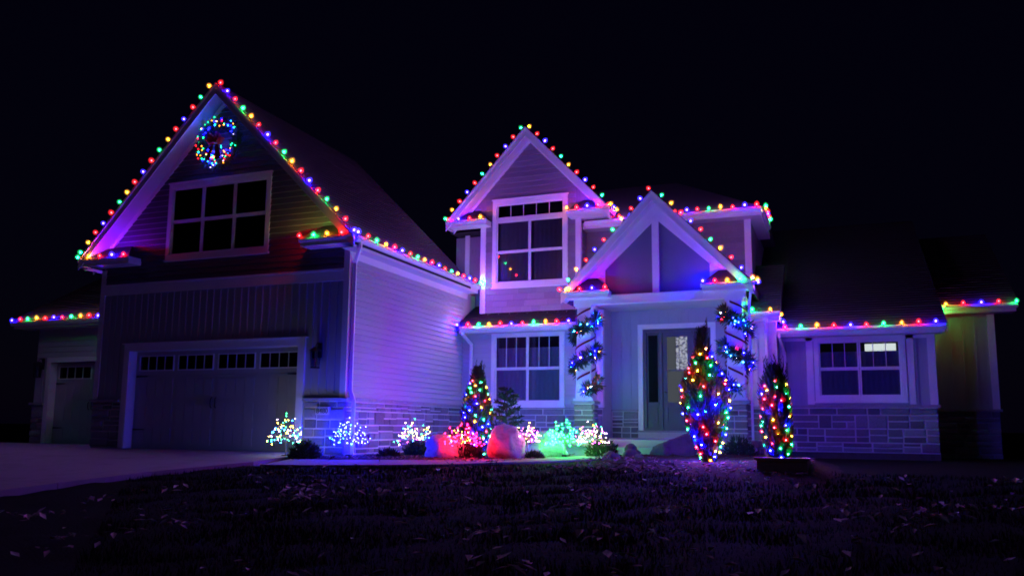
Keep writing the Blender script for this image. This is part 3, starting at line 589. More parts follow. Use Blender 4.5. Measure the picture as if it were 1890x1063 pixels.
# ---- right wing with twin window
RY = 21.13; RWn = (-.33, 1.46, 1.35, 2.66)
rw = wallbox('right_wing_wall', -1.26, 2.18, RY, RY+.25, -.3, 2.95, [RWn], 'batten_siding')
battens(rw, 'Y', RY-.001, -1.2, 2.06, 1.15, 2.72, .27, [(-.6, 1.74, 1.1, 2.8)])
stones(rw, 'Y', RY-.001, -1.24, 2.2, .04, 1.07, seed=91, rmin=.12, rmax=.22); put('mortar_bed', MB().box((-1.24, RY-.012, .03), (2.185, RY-.002, 1.08)), 'mortar', rw); put('stone_cap', MB().box((-1.24, RY-.09, 1.08), (2.24, RY-.002, 1.14)), 'stone_cap', rw)
put('foundation', MB().box((-1.24, RY-.03, -.3), (2.19, RY-.001, .029)), 'dark_rock', rw)
trim('window_surround', (-.62, RY-.03, 1.16), (-.46, RY-.003, 2.8)); trim('window_surround', (1.60, RY-.03, 1.16), (1.75, RY-.003, 2.8))
window(-.44, 1.58, 1.24, 2.78, RY, 2, 2, muntins=3, tw=.11, open_depth=1.2, blind=True, bz=.24)
trim('corner_board', (2.04, RY-.034, 1.15), (2.2, RY-.003, 2.8)); trim('corner_board', (-1.24, RY-.034, 1.15), (-1.1, RY-.003, 2.8))
trim('fascia_board', (-1.3, 20.73, 2.78), (2.38, 20.755, 2.95)); put('eave_soffit', MB().box((-1.24, 20.756, 2.78), (2.36, RY-.001, 2.796)), 'soffit', H); gutter(-1.28, 2.40, 20.729, 2.85)
trim('frieze_board', (-1.1, RY-.03, 2.70), (2.04, RY-.003, 2.779))
rr_ = put('roof', MB().prismX([(20.68, 2.97), (27.5, 7.0), (27.5, 6.85), (20.68, 2.85)], -1.86, 2.42), 'roof_deck', H); shingles(rr_, (-1.12, 20.64, 2.975), (1, 0, 0), (0, 6.82, 4.03), 3.55, 7.8, course=.15)
trim('rake_board', (2.421, 20.7, 2.80), (2.44, 20.72, 2.9)); put('right_wing_end_wall', MB().box((1.98, RY+.251, -.3), (2.18, 27, 2.9)), 'batten_siding', H)
downspout([(-1.2, 20.66, 2.86), (-1.2, 20.66, 2.76), (-1.1, 21.02, 2.4), (-1.1, 21.03, -.1)], .045)
# ---- far right wing, set back
FY = 23.5
fwl = put('far_wing_wall', MB().box((2.185, FY, -.3), (3.8, FY+.25, 3.55)), 'batten_siding', H); battens(fwl, 'Y', FY-.001, 2.3, 3.66, 1.1, 3.5, .27); stones(fwl, 'Y', FY-.001, 2.3, 3.82, -.2, 1.04, seed=95); put('stone_cap', MB().box((2.3, FY-.08, 1.04), (3.86, FY-.002, 1.1)), 'stone_cap', fwl)
trim('corner_board', (3.66, FY-.034, 1.1), (3.82, FY-.003, 3.5)); trim('fascia_board', (2.6, 23.1, 3.5), (4.25, 23.125, 3.68)); put('eave_soffit', MB().box((2.6, 23.126, 3.5), (4.24, FY-.001, 3.516)), 'soffit', H); gutter(2.58, 4.27, 23.099, 3.58); put('far_wing_side_wall', MB().box((3.6, FY+.251, -.3), (3.8, 28, 3.5)), 'siding', H)
fr = put('roof', MB().prismX([(23.05, 3.70), (27, 6.3), (27, 6.15), (23.05, 3.6)], 2.55, 4.3), 'roof_deck', H); shingles(fr, (2.55, 23.02, 3.705), (1, 0, 0), (0, 3.95, 2.6), 1.75, 4.7)
# interior lamp seen through the right window
emat('room_lamp', (.62, .66, .60), 1.2)
lp = thing('ceiling_lamp', 'white lit lamp strip glowing behind the top of the right wing window', 'lamp', (1.0, 21.5, 2.45)); put('diffuser', MB().box((.72, 21.42, 2.45), (1.40, 21.52, 2.62)), 'room_lamp', lp); put('lamp_bracket', MB().box((.66, 21.42, 2.43), (.715, 21.52, 2.63)).box((1.405, 21.42, 2.43), (1.45, 21.52, 2.63)), 'black_metal', lp)
# ------------------------------------------------------------------ light strings
def lathe(prof, n=7):
    b = MB()
    for r, z in prof:
        for k in range(n): b.v.append((r*math.cos(2*math.pi*k/n), r*math.sin(2*math.pi*k/n), z))
    for i in range(len(prof)-1):
        for k in range(n): b.f.append((i*n+k, i*n+(k+1) % n, (i+1)*n+(k+1) % n, (i+1)*n+k))
    b.f.append(tuple(range(n-1, -1, -1))); b.f.append(tuple((len(prof)-1)*n+k for k in range(n))); return b
BM = {}
for k in BULB:      # bright diode core; enlarged tear-drop lens and outer shell paint in its glare halo
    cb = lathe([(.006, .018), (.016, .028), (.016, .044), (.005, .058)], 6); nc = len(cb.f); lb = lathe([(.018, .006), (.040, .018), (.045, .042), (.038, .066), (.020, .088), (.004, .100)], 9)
    cb.add(lb.v, lb.f); cb.add([(x*1.42, y*1.42, (z-.045)*1.30+.045) for x, y, z in lb.v], lb.f); me_ = cb.mesh('bulb', 'bulb_'+k); me_.materials.append(MAT['lens_halo_'+k]); BM[k] = me_
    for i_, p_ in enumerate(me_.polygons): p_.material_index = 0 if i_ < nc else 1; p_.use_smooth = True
MM = {}
def ico(r):
    t = (1+5**.5)/2; vv = [(-1,t,0),(1,t,0),(-1,-t,0),(1,-t,0),(0,-1,t),(0,1,t),(0,-1,-t),(0,1,-t),(t,0,-1),(t,0,1),(-t,0,-1),(-t,0,1)]; l = (1+t*t)**.5
    return [(a*r/l, b_*r/l, c*r/l) for a, b_, c in vv], [(0,11,5),(0,5,1),(0,1,7),(0,7,10),(0,10,11),(1,5,9),(5,11,4),(11,10,2),(10,7,6),(7,1,8),(3,9,4),(3,4,2),(3,2,6),(3,6,8),(3,8,9),(4,9,5),(2,4,11),(6,2,10),(8,6,7),(9,8,1)]
DM = {}; FM = {}
for k in MINI: MM[k] = MB().add(*ico(.0085)).mesh('bulb', 'mini_'+k); DM[k] = MB().add(*ico(.0085)).mesh('bulb', 'dim_'+k); FM[k] = MB().add(*ico(.012)).mesh('bulb', 'faint_'+k)
def to_rot(d): return Vector(d).to_track_quat('Z', 'Y').to_euler()
SEQ = 'RBRGO'
def light_string(label, pts, cols, tip, jit=.012, sub=6):
    """bulbs at even steps along the polyline pts; cols = colours in order; tip = direction the bulbs point"""
    pts = [Vector(p) for p in pts]; t = thing('light_string', label, 'string lights', pts[0], 'coloured bulb strings on the roof edges')
    L = [0]
    for a, b_ in zip(pts[:-1], pts[1:]): L.append(L[-1]+(b_-a).length)
    def at(s):
        for i in range(len(pts)-1):
            if s <= L[i+1]+1e-9: return pts[i].lerp(pts[i+1], (s-L[i])/max(1e-9, L[i+1]-L[i]))
        return pts[-1]
    tip = Vector(tip).normalized(); n = len(cols); wb = MB(); wp = []
    for i, c in enumerate(cols):
        s = L[-1]*i/max(1, n-1); p = at(s); d = (tip+Vector((R.uniform(-.2, .2), R.uniform(-.05, .05), R.uniform(-.2, .2)))).normalized()
        p = p+Vector((R.uniform(-jit, jit), 0, R.uniform(-jit, jit)))
        wb.tube([p-d*.035, p+d*.004], .012, 6)
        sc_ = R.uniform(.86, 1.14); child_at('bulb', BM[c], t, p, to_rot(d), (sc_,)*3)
        wp.append(p-d*.038)
        if i < n-1:
            q = at(L[-1]*(i+.5)/(n-1)); wp.append(q-tip*.045+Vector((0, 0, -R.uniform(.005, .05))))
    put('wire', wb.tube(wp, .005, 4), 'wire', t); return t
def rake(xa, za, hw, ze, y, s, t0, t1, off=.045):
    nx_ = (za-ze); nz_ = hw; l = math.hypot(nx_, nz_); o = Vector((s*nx_/l*off, 0, nz_/l*off))
    P = lambda t: Vector((xa+s*hw*t, y-.055, za-(za-ze)*t))+o
    return [P(t0), P(t1)], (s*nx_/l, 0, nz_/l)
def rs(label, g_, y, s, cols, t0=.02, t1=.99):
    p, d = rake(*g_, y, s, t0, t1); return light_string(label, p, cols, d)
UPF = (0, -.06, 1)
GG = (GA, GZ, GHW, GE)
rs('coloured bulbs up the left slope of the tall garage gable', GG, 14.46, -1, 'OGRBROGRBROGRBROG', .03, .975)
rs('coloured bulbs down the right slope of the tall garage gable', GG, 14.46, 1, 'RBRGORBRGORBRGORB')
light_string('five bulbs on the left eave return of the garage gable', [(-17.22, 14.405, 4.545), (-15.72, 14.405, 4.545)], 'GORBR', UPF)
light_string('four bulbs on the right eave return of the garage gable', [(-10.68, 14.405, 4.585), (-9.62, 14.405, 4.585)], 'RGOR', UPF)
light_string('bulbs along the gutter above the lit garage side wall', [(-9.205, 14.42, 4.545), (-9.205, 20.85, 4.545)], 'BRGORBRGORBRGORBRG', (.06, 0, 1))
light_string('low bulb string along the set-back third garage bay', [(-22.1, 16.475, 3.465), (-18.75, 16.475, 3.465)], 'BRGORBRGORB', UPF)
UG = (UA, UZ, UHW, UE)
rs('bulbs on the left slope of the middle upper gable', UG, 20.56, -1, 'GRBROGRBROG', .03, .99)
rs('bulbs on the right slope of the middle upper gable', UG, 20.56, 1, 'ORBRGORBRGO', .03, .99)
light_string('four bulbs on the left eave return of the middle upper gable', [(-10.08, 20.492, 6.375), (-9.1, 20.492, 6.375)], 'RBRO', UPF)
light_string('bulbs on the right eave return of the middle upper gable, running back along its side', [(-6.55, 20.492, 6.395), (-5.42, 20.492, 6.395), (-5.30, 20.55, 6.375), (-5.30, 21.05, 6.375)], 'ORBRRBO', UPF)
light_string('bulbs on the low gutter above the living room window', [(-9.55, 20.052, 3.265), (-6.35, 20.052, 3.265)], 'BRGORBRGORB', UPF)
PG = (PA, PZ, PHW, PE)
rs('bulbs on the left slope of the porch gable', PG, 19.16, -1, 'RBROGRBROGR', .0, .99)
rs('bulbs on the right slope of the porch gable', PG, 19.16, 1, 'GORBRGORBR', .08, .97)
light_string('four bulbs on the left eave return of the porch gable', [(-6.1, 19.092, 3.915), (-5.12, 19.092, 3.915)], 'ORBR', UPF)
light_string('bulbs on the right eave return of the porch gable, turning back at its corner', [(-2.76, 19.092, 3.935), (-1.72, 19.092, 3.935), (-1.56, 19.15, 3.95), (-1.56, 19.6, 3.92)], 'BROGGOB', UPF)
light_string('bulbs along the upper gutter right of the porch gable, wrapping its far corner', [(-5.2, 20.962, 6.165), (-1.56, 20.962, 6.165), (-1.445, 21.05, 6.15), (-1.445, 22.6, 6.15)], 'RBRGORBRGORBRGORBRG', UPF)
light_string('few bulbs on the short gutter right of the porch, turning its corner', [(-1.75, 20.065, 3.345), (-1.16, 20.065, 3.345), (-1.1, 20.1, 3.28), (-1.1, 20.6, 3.1)], 'GOOC'.replace('C', 'B'), UPF)
light_string('bulbs along the gutter above the right wing window', [(-1.05, 20.59, 2.98), (2.2, 20.59, 2.98)], 'RGORBRGORB', UPF)
light_string('bulbs on the raised gutter at the far right end', [(2.5, 22.5, 3.35), (2.55, 23.0, 3.55), (2.72, 22.965, 3.715), (4.25, 22.965, 3.715)], 'RGORBRG', UPF)
# ------------------------------------------------------------------ foliage helper
def sprays(b, pts_dirs, ln, wd, rr):
    for p, d in pts_dirs:
        d = d.normalized(); a = d.cross(Vector((rr.uniform(-1, 1), rr.uniform(-1, 1), rr.uniform(-1, 1)))); a = a.normalized() if a.length > 1e-4 else Vector((1, 0, 0))
        l = ln*rr.uniform(.6, 1.4); w_ = wd*rr.uniform(.7, 1.3); nn = d.cross(a)
        b.add([p, p+d*l*.5+a*w_+nn*w_*.3, p+d*l, p+d*l*.5-a*w_+nn*w_*.3], [(0, 1, 2, 3)])
# ------------------------------------------------------------------ wreath on the garage gable
def wreath():
    c = Vector((-13.30, 14.72, 7.13)); rad = .50; rr = random.Random(77)
    t = thing('wreath', 'large lit evergreen wreath with red bow under the garage peak', 'wreath', c)
    put('hoop', MB().tube([c+Vector((rad*math.cos(a*math.pi/18), 0, rad*math.sin(a*math.pi/18))) for a in range(37)], .05, 6), 'bark', t)
    b = MB(); pd = []
    for i in range(1500):
        a = rr.uniform(0, 2*math.pi); th = rr.uniform(0, 2*math.pi); e = Vector((math.cos(a), 0, math.sin(a))); o = e*math.cos(th)+Vector((0, -1, 0))*math.sin(th)
        if o.y > .3: o.y *= .2
        pd.append((c+e*rad+o*rr.uniform(.02, .10), o+Vector((-e.z, 0, e.x))*.7+Vector((rr.uniform(-.4, .4),)*3)))
    sprays(b, pd, .12, .012, rr); put('foliage', b, 'garland_green', t, 'stuff')
    bw = MB()
    for s in (-1, 1):
        bw.tube([c+Vector((0, -.17, .02)), c+Vector((s*.12, -.2, .12)), c+Vector((s*.2, -.19, .05)), c+Vector((s*.12, -.18, -.02)), c+Vector((0, -.17, 0))], [.05, .10, .085, .08, .05], 6)
        bw.add([c+Vector((s*.02, -.17, 0)), c+Vector((s*.09, -.17, -.02)), c+Vector((s*.24, -.2, -.44)), c+Vector((s*.08, -.22, -.48))], [(0, 1, 2, 3)])
    put('bow', bw, 'bow_red', t)
    for i in range(112):
        low = i < 42; a = rr.uniform(math.radians(215), math.radians(325)) if low else rr.uniform(0, 2*math.pi); e = Vector((math.cos(a), 0, math.sin(a)))
        r_ = rad+rr.uniform(-.12, .13) if not low else rad+rr.uniform(-.28, .1)
        child_at('bulb', FM[rr.choice('GGCBBBROOWG')], t, c+e*r_+Vector((0, -rr.uniform(.10, .15), 0)), scale=(1, 1, 1))
wreath()
# ------------------------------------------------------------------ garlands spiralling round the porch columns
def garland(x, label, sgn, ph):
    rr = random.Random(int(abs(x)*100)); cy_ = PY+.15
    t = thing('garland', label, 'garland', (x, cy_, 3.5), 'lit garlands on the porch columns'); turns = 2.6
    P = lambda s, r_: Vector((x+r_*math.cos(ph+sgn*2*math.pi*turns*s), cy_+r_*math.sin(ph+sgn*2*math.pi*turns*s), 3.52-2.06*s))
    put('stem', MB().tube([P(i/70, .27) for i in range(71)], .022, 5), 'bark', t)
    b = MB(); pd = []
    for i in range(5200):
        s = rr.random(); p = P(s, .27); th = Vector((rr.uniform(-1, 1), rr.uniform(-1, 1), rr.uniform(-1, 1))).normalized(); pd.append((p+th*rr.uniform(0, .125), th+Vector((0, 0, .1))))
    sprays(b, pd, .14, .016, rr); put('foliage', b, 'garland_green', t, 'stuff')
    rb = MB(); n = 80
    for i in range(n+1):
        s = i/n; o = .5/turns
        for dzz in (-.028, .028):
            q = P(s, .255); a = ph+sgn*2*math.pi*turns*s+math.pi; rb.v.append((x+.26*math.cos(a), cy_+.26*math.sin(a), q.z+dzz))
    for i in range(n): rb.f.append((2*i, 2*i+1, 2*i+3, 2*i+2))
    put('ribbon', rb, 'ribbon', t)
    for i in range(95):
        s = (i+rr.random())/95; d = Vector((rr.uniform(-1, 1), rr.uniform(-1, 1), rr.uniform(-1, 1))).normalized()
        child_at('bulb', DM[rr.choice('CBBGORWOC')], t, P(s, .31)+d*.10)
garland(CXL, 'lit evergreen garland with red ribbon spiralling down the left porch column', -1, 2.4)
garland(CXR, 'lit evergreen garland with red ribbon spiralling down the right porch column', 1, 1.2)
# ------------------------------------------------------------------ evergreen trees with light nets
def arborvitae(x, y, z0, h, rmax, label, slabel, nb, seed, prof, lean=0):
    rr = random.Random(seed); t = thing('arborvitae', label, 'tree', (x, y, z0), 'narrow evergreens wrapped in lights')
    put('trunk', MB().tube([(x, y, z0-.05), (x+.01, y, z0+h*.35), (x+lean*.6, y, z0+h*.7), (x+lean, y, z0+h*.95)], [.05, .04, .025, .008], 6), 'bark', t)
    b = MB(); pd = []
    def rad(f):
        for (f0, r0), (f1, r1) in zip(prof[:-1], prof[1:]):
            if f0 <= f <= f1: return rmax*(r0+(r1-r0)*(f-f0)/(f1-f0))
        return 0
    lob = [rr.uniform(.82, 1.12) for _ in range(9)]
    for i in range(7500):
        f = rr.random()**.95; a = rr.uniform(0, 2*math.pi); r_ = rad(f)*(.35+.65*rr.random()**.5)*lob[int(a/(2*math.pi)*9+f*4) % 9]
        p = Vector((x+lean*f+r_*math.cos(a), y+r_*math.sin(a), z0+f*h*.97)); pd.append((p, Vector((math.cos(a)*.45+rr.uniform(-.3, .3), math.sin(a)*.45+rr.uniform(-.3, .3), 1.1))))
    sprays(b, pd, .13, .012, rr)
    for i in range(26):     # loose leader shoots
        a = rr.uniform(0, 2*math.pi); f = rr.choice((rr.uniform(.35, .6), rr.uniform(.8, .97), rr.uniform(.8, .97))); r_ = rad(f)*.9; p = Vector((x+lean*f+r_*math.cos(a), y+r_*math.sin(a), z0+f*h)); q = p+Vector((math.cos(a)*.06, math.sin(a)*.06, rr.uniform(.16, .34)))
        b.tube([p, p.lerp(q, .6)+Vector((math.cos(a)*.02, 0, 0)), q], [.008, .006, .002], 4)
        sprays(b, [(p.lerp(q, k/7), Vector((rr.uniform(-.5, .5), rr.uniform(-.5, .5), 1))) for k in range(8)], .08, .008, rr)
    put('crown', b, 'evergreen', t, 'stuff')
    s = thing('light_string', slabel, 'string lights', (x, y, z0), 'light strings wound round evergreens'); wp = []; turns = 9; n = nb
    for i in range(n):
        f = .02+.85*i/n+rr.uniform(-.01, .01); f = max(0.0, f); a = i*2.39996+rr.uniform(-.3, .3); r_ = rad(f)*rr.uniform(.9, 1.06)+.02
        p = Vector((x+lean*f+r_*math.cos(a), y+r_*math.sin(a), z0+f*h)); child_at('bulb', MM[rr.choice('RRGGGBBBBOOR')], s, p, scale=(1.25,)*3)
    for i in range(150):
        f = .02+.9*i/150; a = i*.55; r_ = rad(f)*1.0+.005; wp.append((x+lean*f+r_*math.cos(a), y+r_*math.sin(a), z0+f*h))
    put('wire', MB().tube(wp, .004, 4), 'wire', s)
PR1 = [(0, .20), (.08, .34), (.25, .74), (.42, .98), (.55, 1), (.66, .78), (.76, .46), (.84, .22), (.92, .12), (1, .02)]
PR2 = [(0, .7), (.2, .92), (.45, 1), (.7, .98), (.85, .75), (.94, .4), (1, .1)]
PR3 = [(0, .6), (.2, .9), (.45, 1), (.65, .8), (.85, .42), (1, .06)]
arborvitae(-2.03, 14.35, -.09, 2.36, .415, 'tall evergreen wrapped in coloured lights in front of the porch steps', 'coloured mini lights wound round the tall evergreen before the front door', 88, 201, PR1, -.08)
arborvitae(-.93, 14.6, .03, 1.56, .225, 'slim evergreen wrapped in lights behind the timber planter', 'coloured mini lights wound round the slim evergreen behind the timber planter', 72, 202, PR2, -.03)
arborvitae(-7.55, 17.0, -.08, 1.95, .33, 'pointed evergreen wrapped in lights beside the living room window', 'coloured mini lights wound round the pointed evergreen by the living room window', 85, 203, PR3)
# ------------------------------------------------------------------ young conifer, bushes
def conifer(x, y, z0, h):
    rr = random.Random(9); t = thing('young_conifer', 'sparse unlit young conifer standing behind the tall pink boulder', 'tree', (x, y, z0))
    put('trunk', MB().tube([(x, y, z0), (x+.02, y, z0+h*.5), (x+.06, y, z0+h)], [.03, .02, .006], 6), 'bark', t); b = MB(); br = MB()
    for i in range(34):
        f = .12+.85*i/34; a = i*2.4; L = (1-f)*.50+.10; p = Vector((x+.06*f, y, z0+h*f)); q = p+Vector((L*math.cos(a), L*math.sin(a), L*.25))
        br.tube([p, p.lerp(q, .5)+Vector((0, 0, -.03)), q], [.009, .006, .003], 4)
        sprays(b, [(p.lerp(q, k/16), (q-p).normalized()+Vector((rr.uniform(-1, 1), rr.uniform(-1, 1), rr.uniform(-.5, .8)))) for k in range(2, 17) for _ in range(4)], .10, .016, rr)
    put('branches', br, 'bark', t); put('crown', b, 'evergreen', t, 'stuff')
conifer(-6.95, 17.2, -.1, 1.55)
def bush(x, y, r, h, label, seed, n=900, mt='evergreen'):
    rr = random.Random(seed); z0 = gz(x, y); t = thing('shrub', label, 'shrub', (x, y, z0), 'small dark shrubs in the bed'); st = MB()
    for i in range(9):
        a = i*.7; st.tube([(x, y, z0), (x+r*.4*math.cos(a), y+r*.4*math.sin(a), z0+h*.5), (x+r*.8*math.cos(a), y+r*.8*math.sin(a), z0+h*.85)], [.012, .008, .004], 4)
    put('stems', st, 'bark', t); b = MB(); pd = []
    for i in range(n):
        v = Vector((rr.gauss(0, 1), rr.gauss(0, 1), abs(rr.gauss(0, 1)))).normalized()*(.5+.5*rr.random()); p = Vector((x+v.x*r, y+v.y*r, z0+v.z*h)); pd.append((p, v+Vector((rr.uniform(-.6, .6), rr.uniform(-.6, .6), .4))))
    sprays(b, pd, .09, .018, rr); put('foliage', b, mt, t, 'stuff')
bush(-10.0, 13.98, .30, .36, 'round dark shrub beside the foremost light tree at the driveway', 301)
bush(-8.72, 15.1, .22, .16, 'low flat shrub between the blue light tree and its neighbour', 302, 400)
bush(-8.6, 16.1, .28, .34, 'dark shrub under the pale light tree left of the boulders', 303)
bush(-7.05, 15.45, .32, .32, 'dark spreading shrub under the red light tree', 304)
bush(-5.95, 16.3, .2, .14, 'low shrub in front of the green lit boulder', 305, 350)
bush(-5.0, 18.35, .38, .42, 'dark shrub under the green light tree beside the porch slab', 306)
bush(-1.95, 18.2, .35, .5, 'dark shrub at the foot of the right porch pedestal', 307)
# ------------------------------------------------------------------ lit twig trees
def twig_tree(x, y, h, rad, label, cols, seed, stem=.33, nbr=15, zb=None, xmin=-99):
    rr = random.Random(seed); z0 = gz(x, y) if zb is None else zb; t = thing('twig_light_tree', label, 'light tree', (x, y, z0), 'lit twig trees along the bed')
    put('stem', MB().tube([(x, y, z0-.05), (x+.005, y, z0+stem)], .014, 6), 'twig', t); put('stake_base', MB().prismY([(x-.07, z0), (x+.07, z0), (x+.055, z0+.09), (x-.055, z0+.09)], y-.06, y+.06), 'black_metal', t)
    br = MB(); bb = {}
    def led(p, r_=.0068):
        c = rr.choice(cols); v, f_ = ico(r_); bb.setdefault(c, MB()).add([(a+p.x, b_+p.y, c_+p.z) for a, b_, c_ in v], f_)
    o = Vector((x, y, z0+stem)); tips = []; hh = h-stem; dmin = .074
    for _ in range(6000):
        if len(tips) >= nbr*5.4: break
        a = rr.uniform(0, 2*math.pi); el = math.asin(rr.uniform(-.12, 1)); f_ = rr.uniform(.30, 1.0)**.55
        d = Vector((math.cos(a)*math.cos(el)*rad, math.sin(a)*math.cos(el)*rad, max(-.06, math.sin(el)*hh*(1+.25*math.sin(3*a+seed)))))
        p = o+d*f_
        if p.x > xmin and all((p-q).length > dmin for q in tips): tips.append(p)
    mains = []
    for i in range(nbr):
        a = i*2.39996; el = math.asin(.04+.92*((i*.618) % 1)); q = o+Vector((math.cos(a)*math.cos(el)*rad, math.sin(a)*math.cos(el)*rad, math.sin(el)*hh))*.8; q.x = max(q.x, xmin)
        m_ = o.lerp(q, .5)+Vector((0, 0, .03)); br.tube([o, m_, q], [.007, .005, .003], 4); mains += [o.lerp(m_, .6), m_, m_.lerp(q, .5), q]
    for p in tips:
        m_ = min(mains, key=lambda k_: (k_-p).length+.4*max(0, (k_-o).length-(p-o).length)); br.tube([m_, m_.lerp(p, .6)+Vector((0, 0, .008)), p], [.003, .002, .0015], 3, cap=False); led(p)
    put('twigs', br, 'twig', t)
    for c, mb in bb.items(): put('led_cluster', mb, 'led_'+c, t, 'stuff')
WM = 'WYYYCMMP'
twig_tree(-10.44, 13.95, .82, .42, 'pale multicolour twig light tree nearest the garage door', 'WYYYYCMM', 401)
twig_tree(-9.36, 14.62, .82, .42, 'blue twig light tree in front of the stone garage corner', 'BBBBBC', 402, xmin=-9.78)
twig_tree(-8.72, 16.2, .76, .44, 'pale multicolour twig light tree before the garage side wall, left of the boulders', WM, 403)
twig_tree(-7.05, 15.2, .72, .46, 'red twig light tree between the two pink boulders', 'RRRRRO', 404)
twig_tree(-6.06, 16.25, .74, .34, 'small pale twig light tree right of the tall boulder', 'WWPPPY', 405, stem=.40, nbr=12)
twig_tree(-5.58, 17.35, .78, .44, 'green twig light tree right of the green boulder', 'GGGGGG', 406)
twig_tree(-5.2, 18.15, .76, .42, 'pale multicolour twig light tree rightmost in the row, by the porch slab', 'WWYPPM', 407, stem=.36)
# ------------------------------------------------------------------ boulders
def boulder(x, y, sx, sy, sz, label, seed, mt='boulder', tilt=0, zoff=0, name='boulder', group='boulders in the bed', sub=42, taper=0, nc=14):
    rr = random.Random(seed); z0 = gz(x, y)+zoff; b = MB(); nu, nv = sub, sub*2//3
    import mathutils.noise as N
    cuts = [(Vector((rr.gauss(0, 1), rr.gauss(0, 1), rr.gauss(0, .8))).normalized(), rr.uniform(.60, .95)) for _ in range(nc)]
    for j in range(nv+1):
        th = math.pi*j/nv
        for i in range(nu):
            a = 2*math.pi*i/nu; d = Vector((math.cos(a)*math.sin(th), math.sin(a)*math.sin(th), math.cos(th))); r_ = 1.0
            for n_, k in cuts:
                dd = d.dot(n_)
                if dd > .01: r_ = min(r_, k/dd)
            r_ *= 1+.14*N.noise(d*1.7+Vector((seed, 0, 0)))+.07*N.noise(d*4.2+Vector((0, seed, 0)))+.035*N.noise(d*9+Vector((0, 0, seed)))+.018*N.noise(d*19+Vector((seed, seed, 0)))
            p = d*r_; p.x *= 1-taper*max(-.3, p.z); b.v.append((x+p.x*sx+tilt*p.z*sx, y+p.y*sy, z0+sz*.35+p.z*sz*.65))
    for j in range(nv):
        for i in range(nu): b.f.append((j*nu+i, (j+1)*nu+i, (j+1)*nu+(i+1) % nu, j*nu+(i+1) % nu))
    o = put(name, b, mt, None, None, True); o['label'] = label; o['category'] = 'rock'; o['group'] = group; return o
boulder(-7.55, 15.45, .60, .42, .52, 'rounded pale boulder, its right side lit red by the red light tree', 501, taper=.15, nc=9)
boulder(-6.38, 15.95, .42, .36, .82, 'tallest boulder, upright and lit pink, in the middle of the bed', 512, tilt=-.14, taper=.38, nc=9)
boulder(-6.22, 17.75, .58, .40, .62, 'boulder lit bright green beside the green light tree', 503, tilt=.2, taper=.3, nc=9)
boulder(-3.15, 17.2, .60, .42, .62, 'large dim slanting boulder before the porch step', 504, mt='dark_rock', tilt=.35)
rr = random.Random(8)
RK = ['loose dark rock at the walkway end, lowest of the pile', 'loose dark rock leaning on the slanting boulder', 'dark rock on top of the small pile', 'flat dark rock at the front of the pile', 'small dark rock at the right of the pile', 'dark rock at the left tip of the pile', 'dark rock tucked behind the pile']
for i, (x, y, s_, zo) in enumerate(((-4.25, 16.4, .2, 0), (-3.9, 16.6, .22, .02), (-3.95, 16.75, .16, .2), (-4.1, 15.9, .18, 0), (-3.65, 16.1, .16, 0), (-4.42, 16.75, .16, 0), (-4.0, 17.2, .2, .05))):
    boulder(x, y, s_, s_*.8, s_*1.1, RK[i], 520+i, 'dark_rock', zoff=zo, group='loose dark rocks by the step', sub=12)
# ------------------------------------------------------------------ timber planter edge
tp = thing('timber_planter', 'low reddish timber retaining edge in front of the slim evergreen', 'planter', (-.8, 13.3, -.2))
for k in range(2):
    z = -.24+k*.165; put('timber', MB().box((-1.16, 13.2, z), (-.43, 13.34, z+.16)), 'timber', tp); put('timber', MB().box((-1.16, 13.345, z+.002), (-1.03, 14.9, z+.158)), 'timber', tp); put('timber', MB().box((-.56, 13.345, z+.002), (-.43, 14.9, z+.158)), 'timber', tp)
put('timber_cap', MB().box((-1.2, 13.16, .09), (-.40, 13.36, .125)), 'timber', tp); put('soil', MB().box((-1.028, 13.365, -.2), (-.562, 14.9, .075)), 'mulch', tp)
# ------------------------------------------------------------------ wall lanterns
def lantern(x, y, z, label):
    t = thing('wall_lantern', label, 'lantern', (x, y, z), 'unlit wall lanterns'); put('back_plate', MB().box((x-.05, y-.02, z-.02), (x+.05, y, z+.3)), 'black_metal', t); put('arm', MB().tube([(x, y-.02, z+.22), (x, y-.1, z+.30), (x, y-.17, z+.22)], .012, 6), 'black_metal', t)
    c = y-.17
    put('lantern_cap', MB().add([(x-.1, c-.1, z+.12), (x+.1, c-.1, z+.12), (x+.1, c+.1, z+.12), (x-.1, c+.1, z+.12), (x-.03, c-.03, z+.2), (x+.03, c-.03, z+.2), (x+.03, c+.03, z+.2), (x-.03, c+.03, z+.2)], [(0, 1, 5, 4), (1, 2, 6, 5), (2, 3, 7, 6), (3, 0, 4, 7), (4, 5, 6, 7), (3, 2, 1, 0)]), 'black_metal', t)
    put('lantern_base', MB().box((x-.07, c-.07, z-.26), (x+.07, c+.07, z-.23)), 'black_metal', t)
    for sx in (-1, 1):
        for sy in (-1, 1): put('corner_bar', MB().tube([(x+sx*.06, c+sy*.06, z-.23), (x+sx*.08, c+sy*.08, z+.12)], .008, 4), 'black_metal', t)
    for k, (ax, ay) in enumerate(((0, -1), (1, 0), (0, 1), (-1, 0))):
        bx, by = -ay, ax; put('pane', MB().add([(x+ax*.058+bx*s*.05, c+ay*.058+by*s*.05, z-.228) for s in (-1, 1)]+[(x+ax*.076+bx*s*.066, c+ay*.076+by*s*.066, z+.118) for s in (1, -1)], [(0, 1, 2, 3)]), 'glass', t)
    put('candle_bulb', MB().tube([(x, c, z-.23), (x, c, z-.1), (x, c, z-.04)], [.015, .015, .006], 6), 'trim', t)
lantern(-10.33, GY-.003, 2.02, 'black unlit wall lantern right of the wide garage door')
lantern(-21.32, TY-.003, 2.1, 'black unlit wall lantern by the third bay at far left')
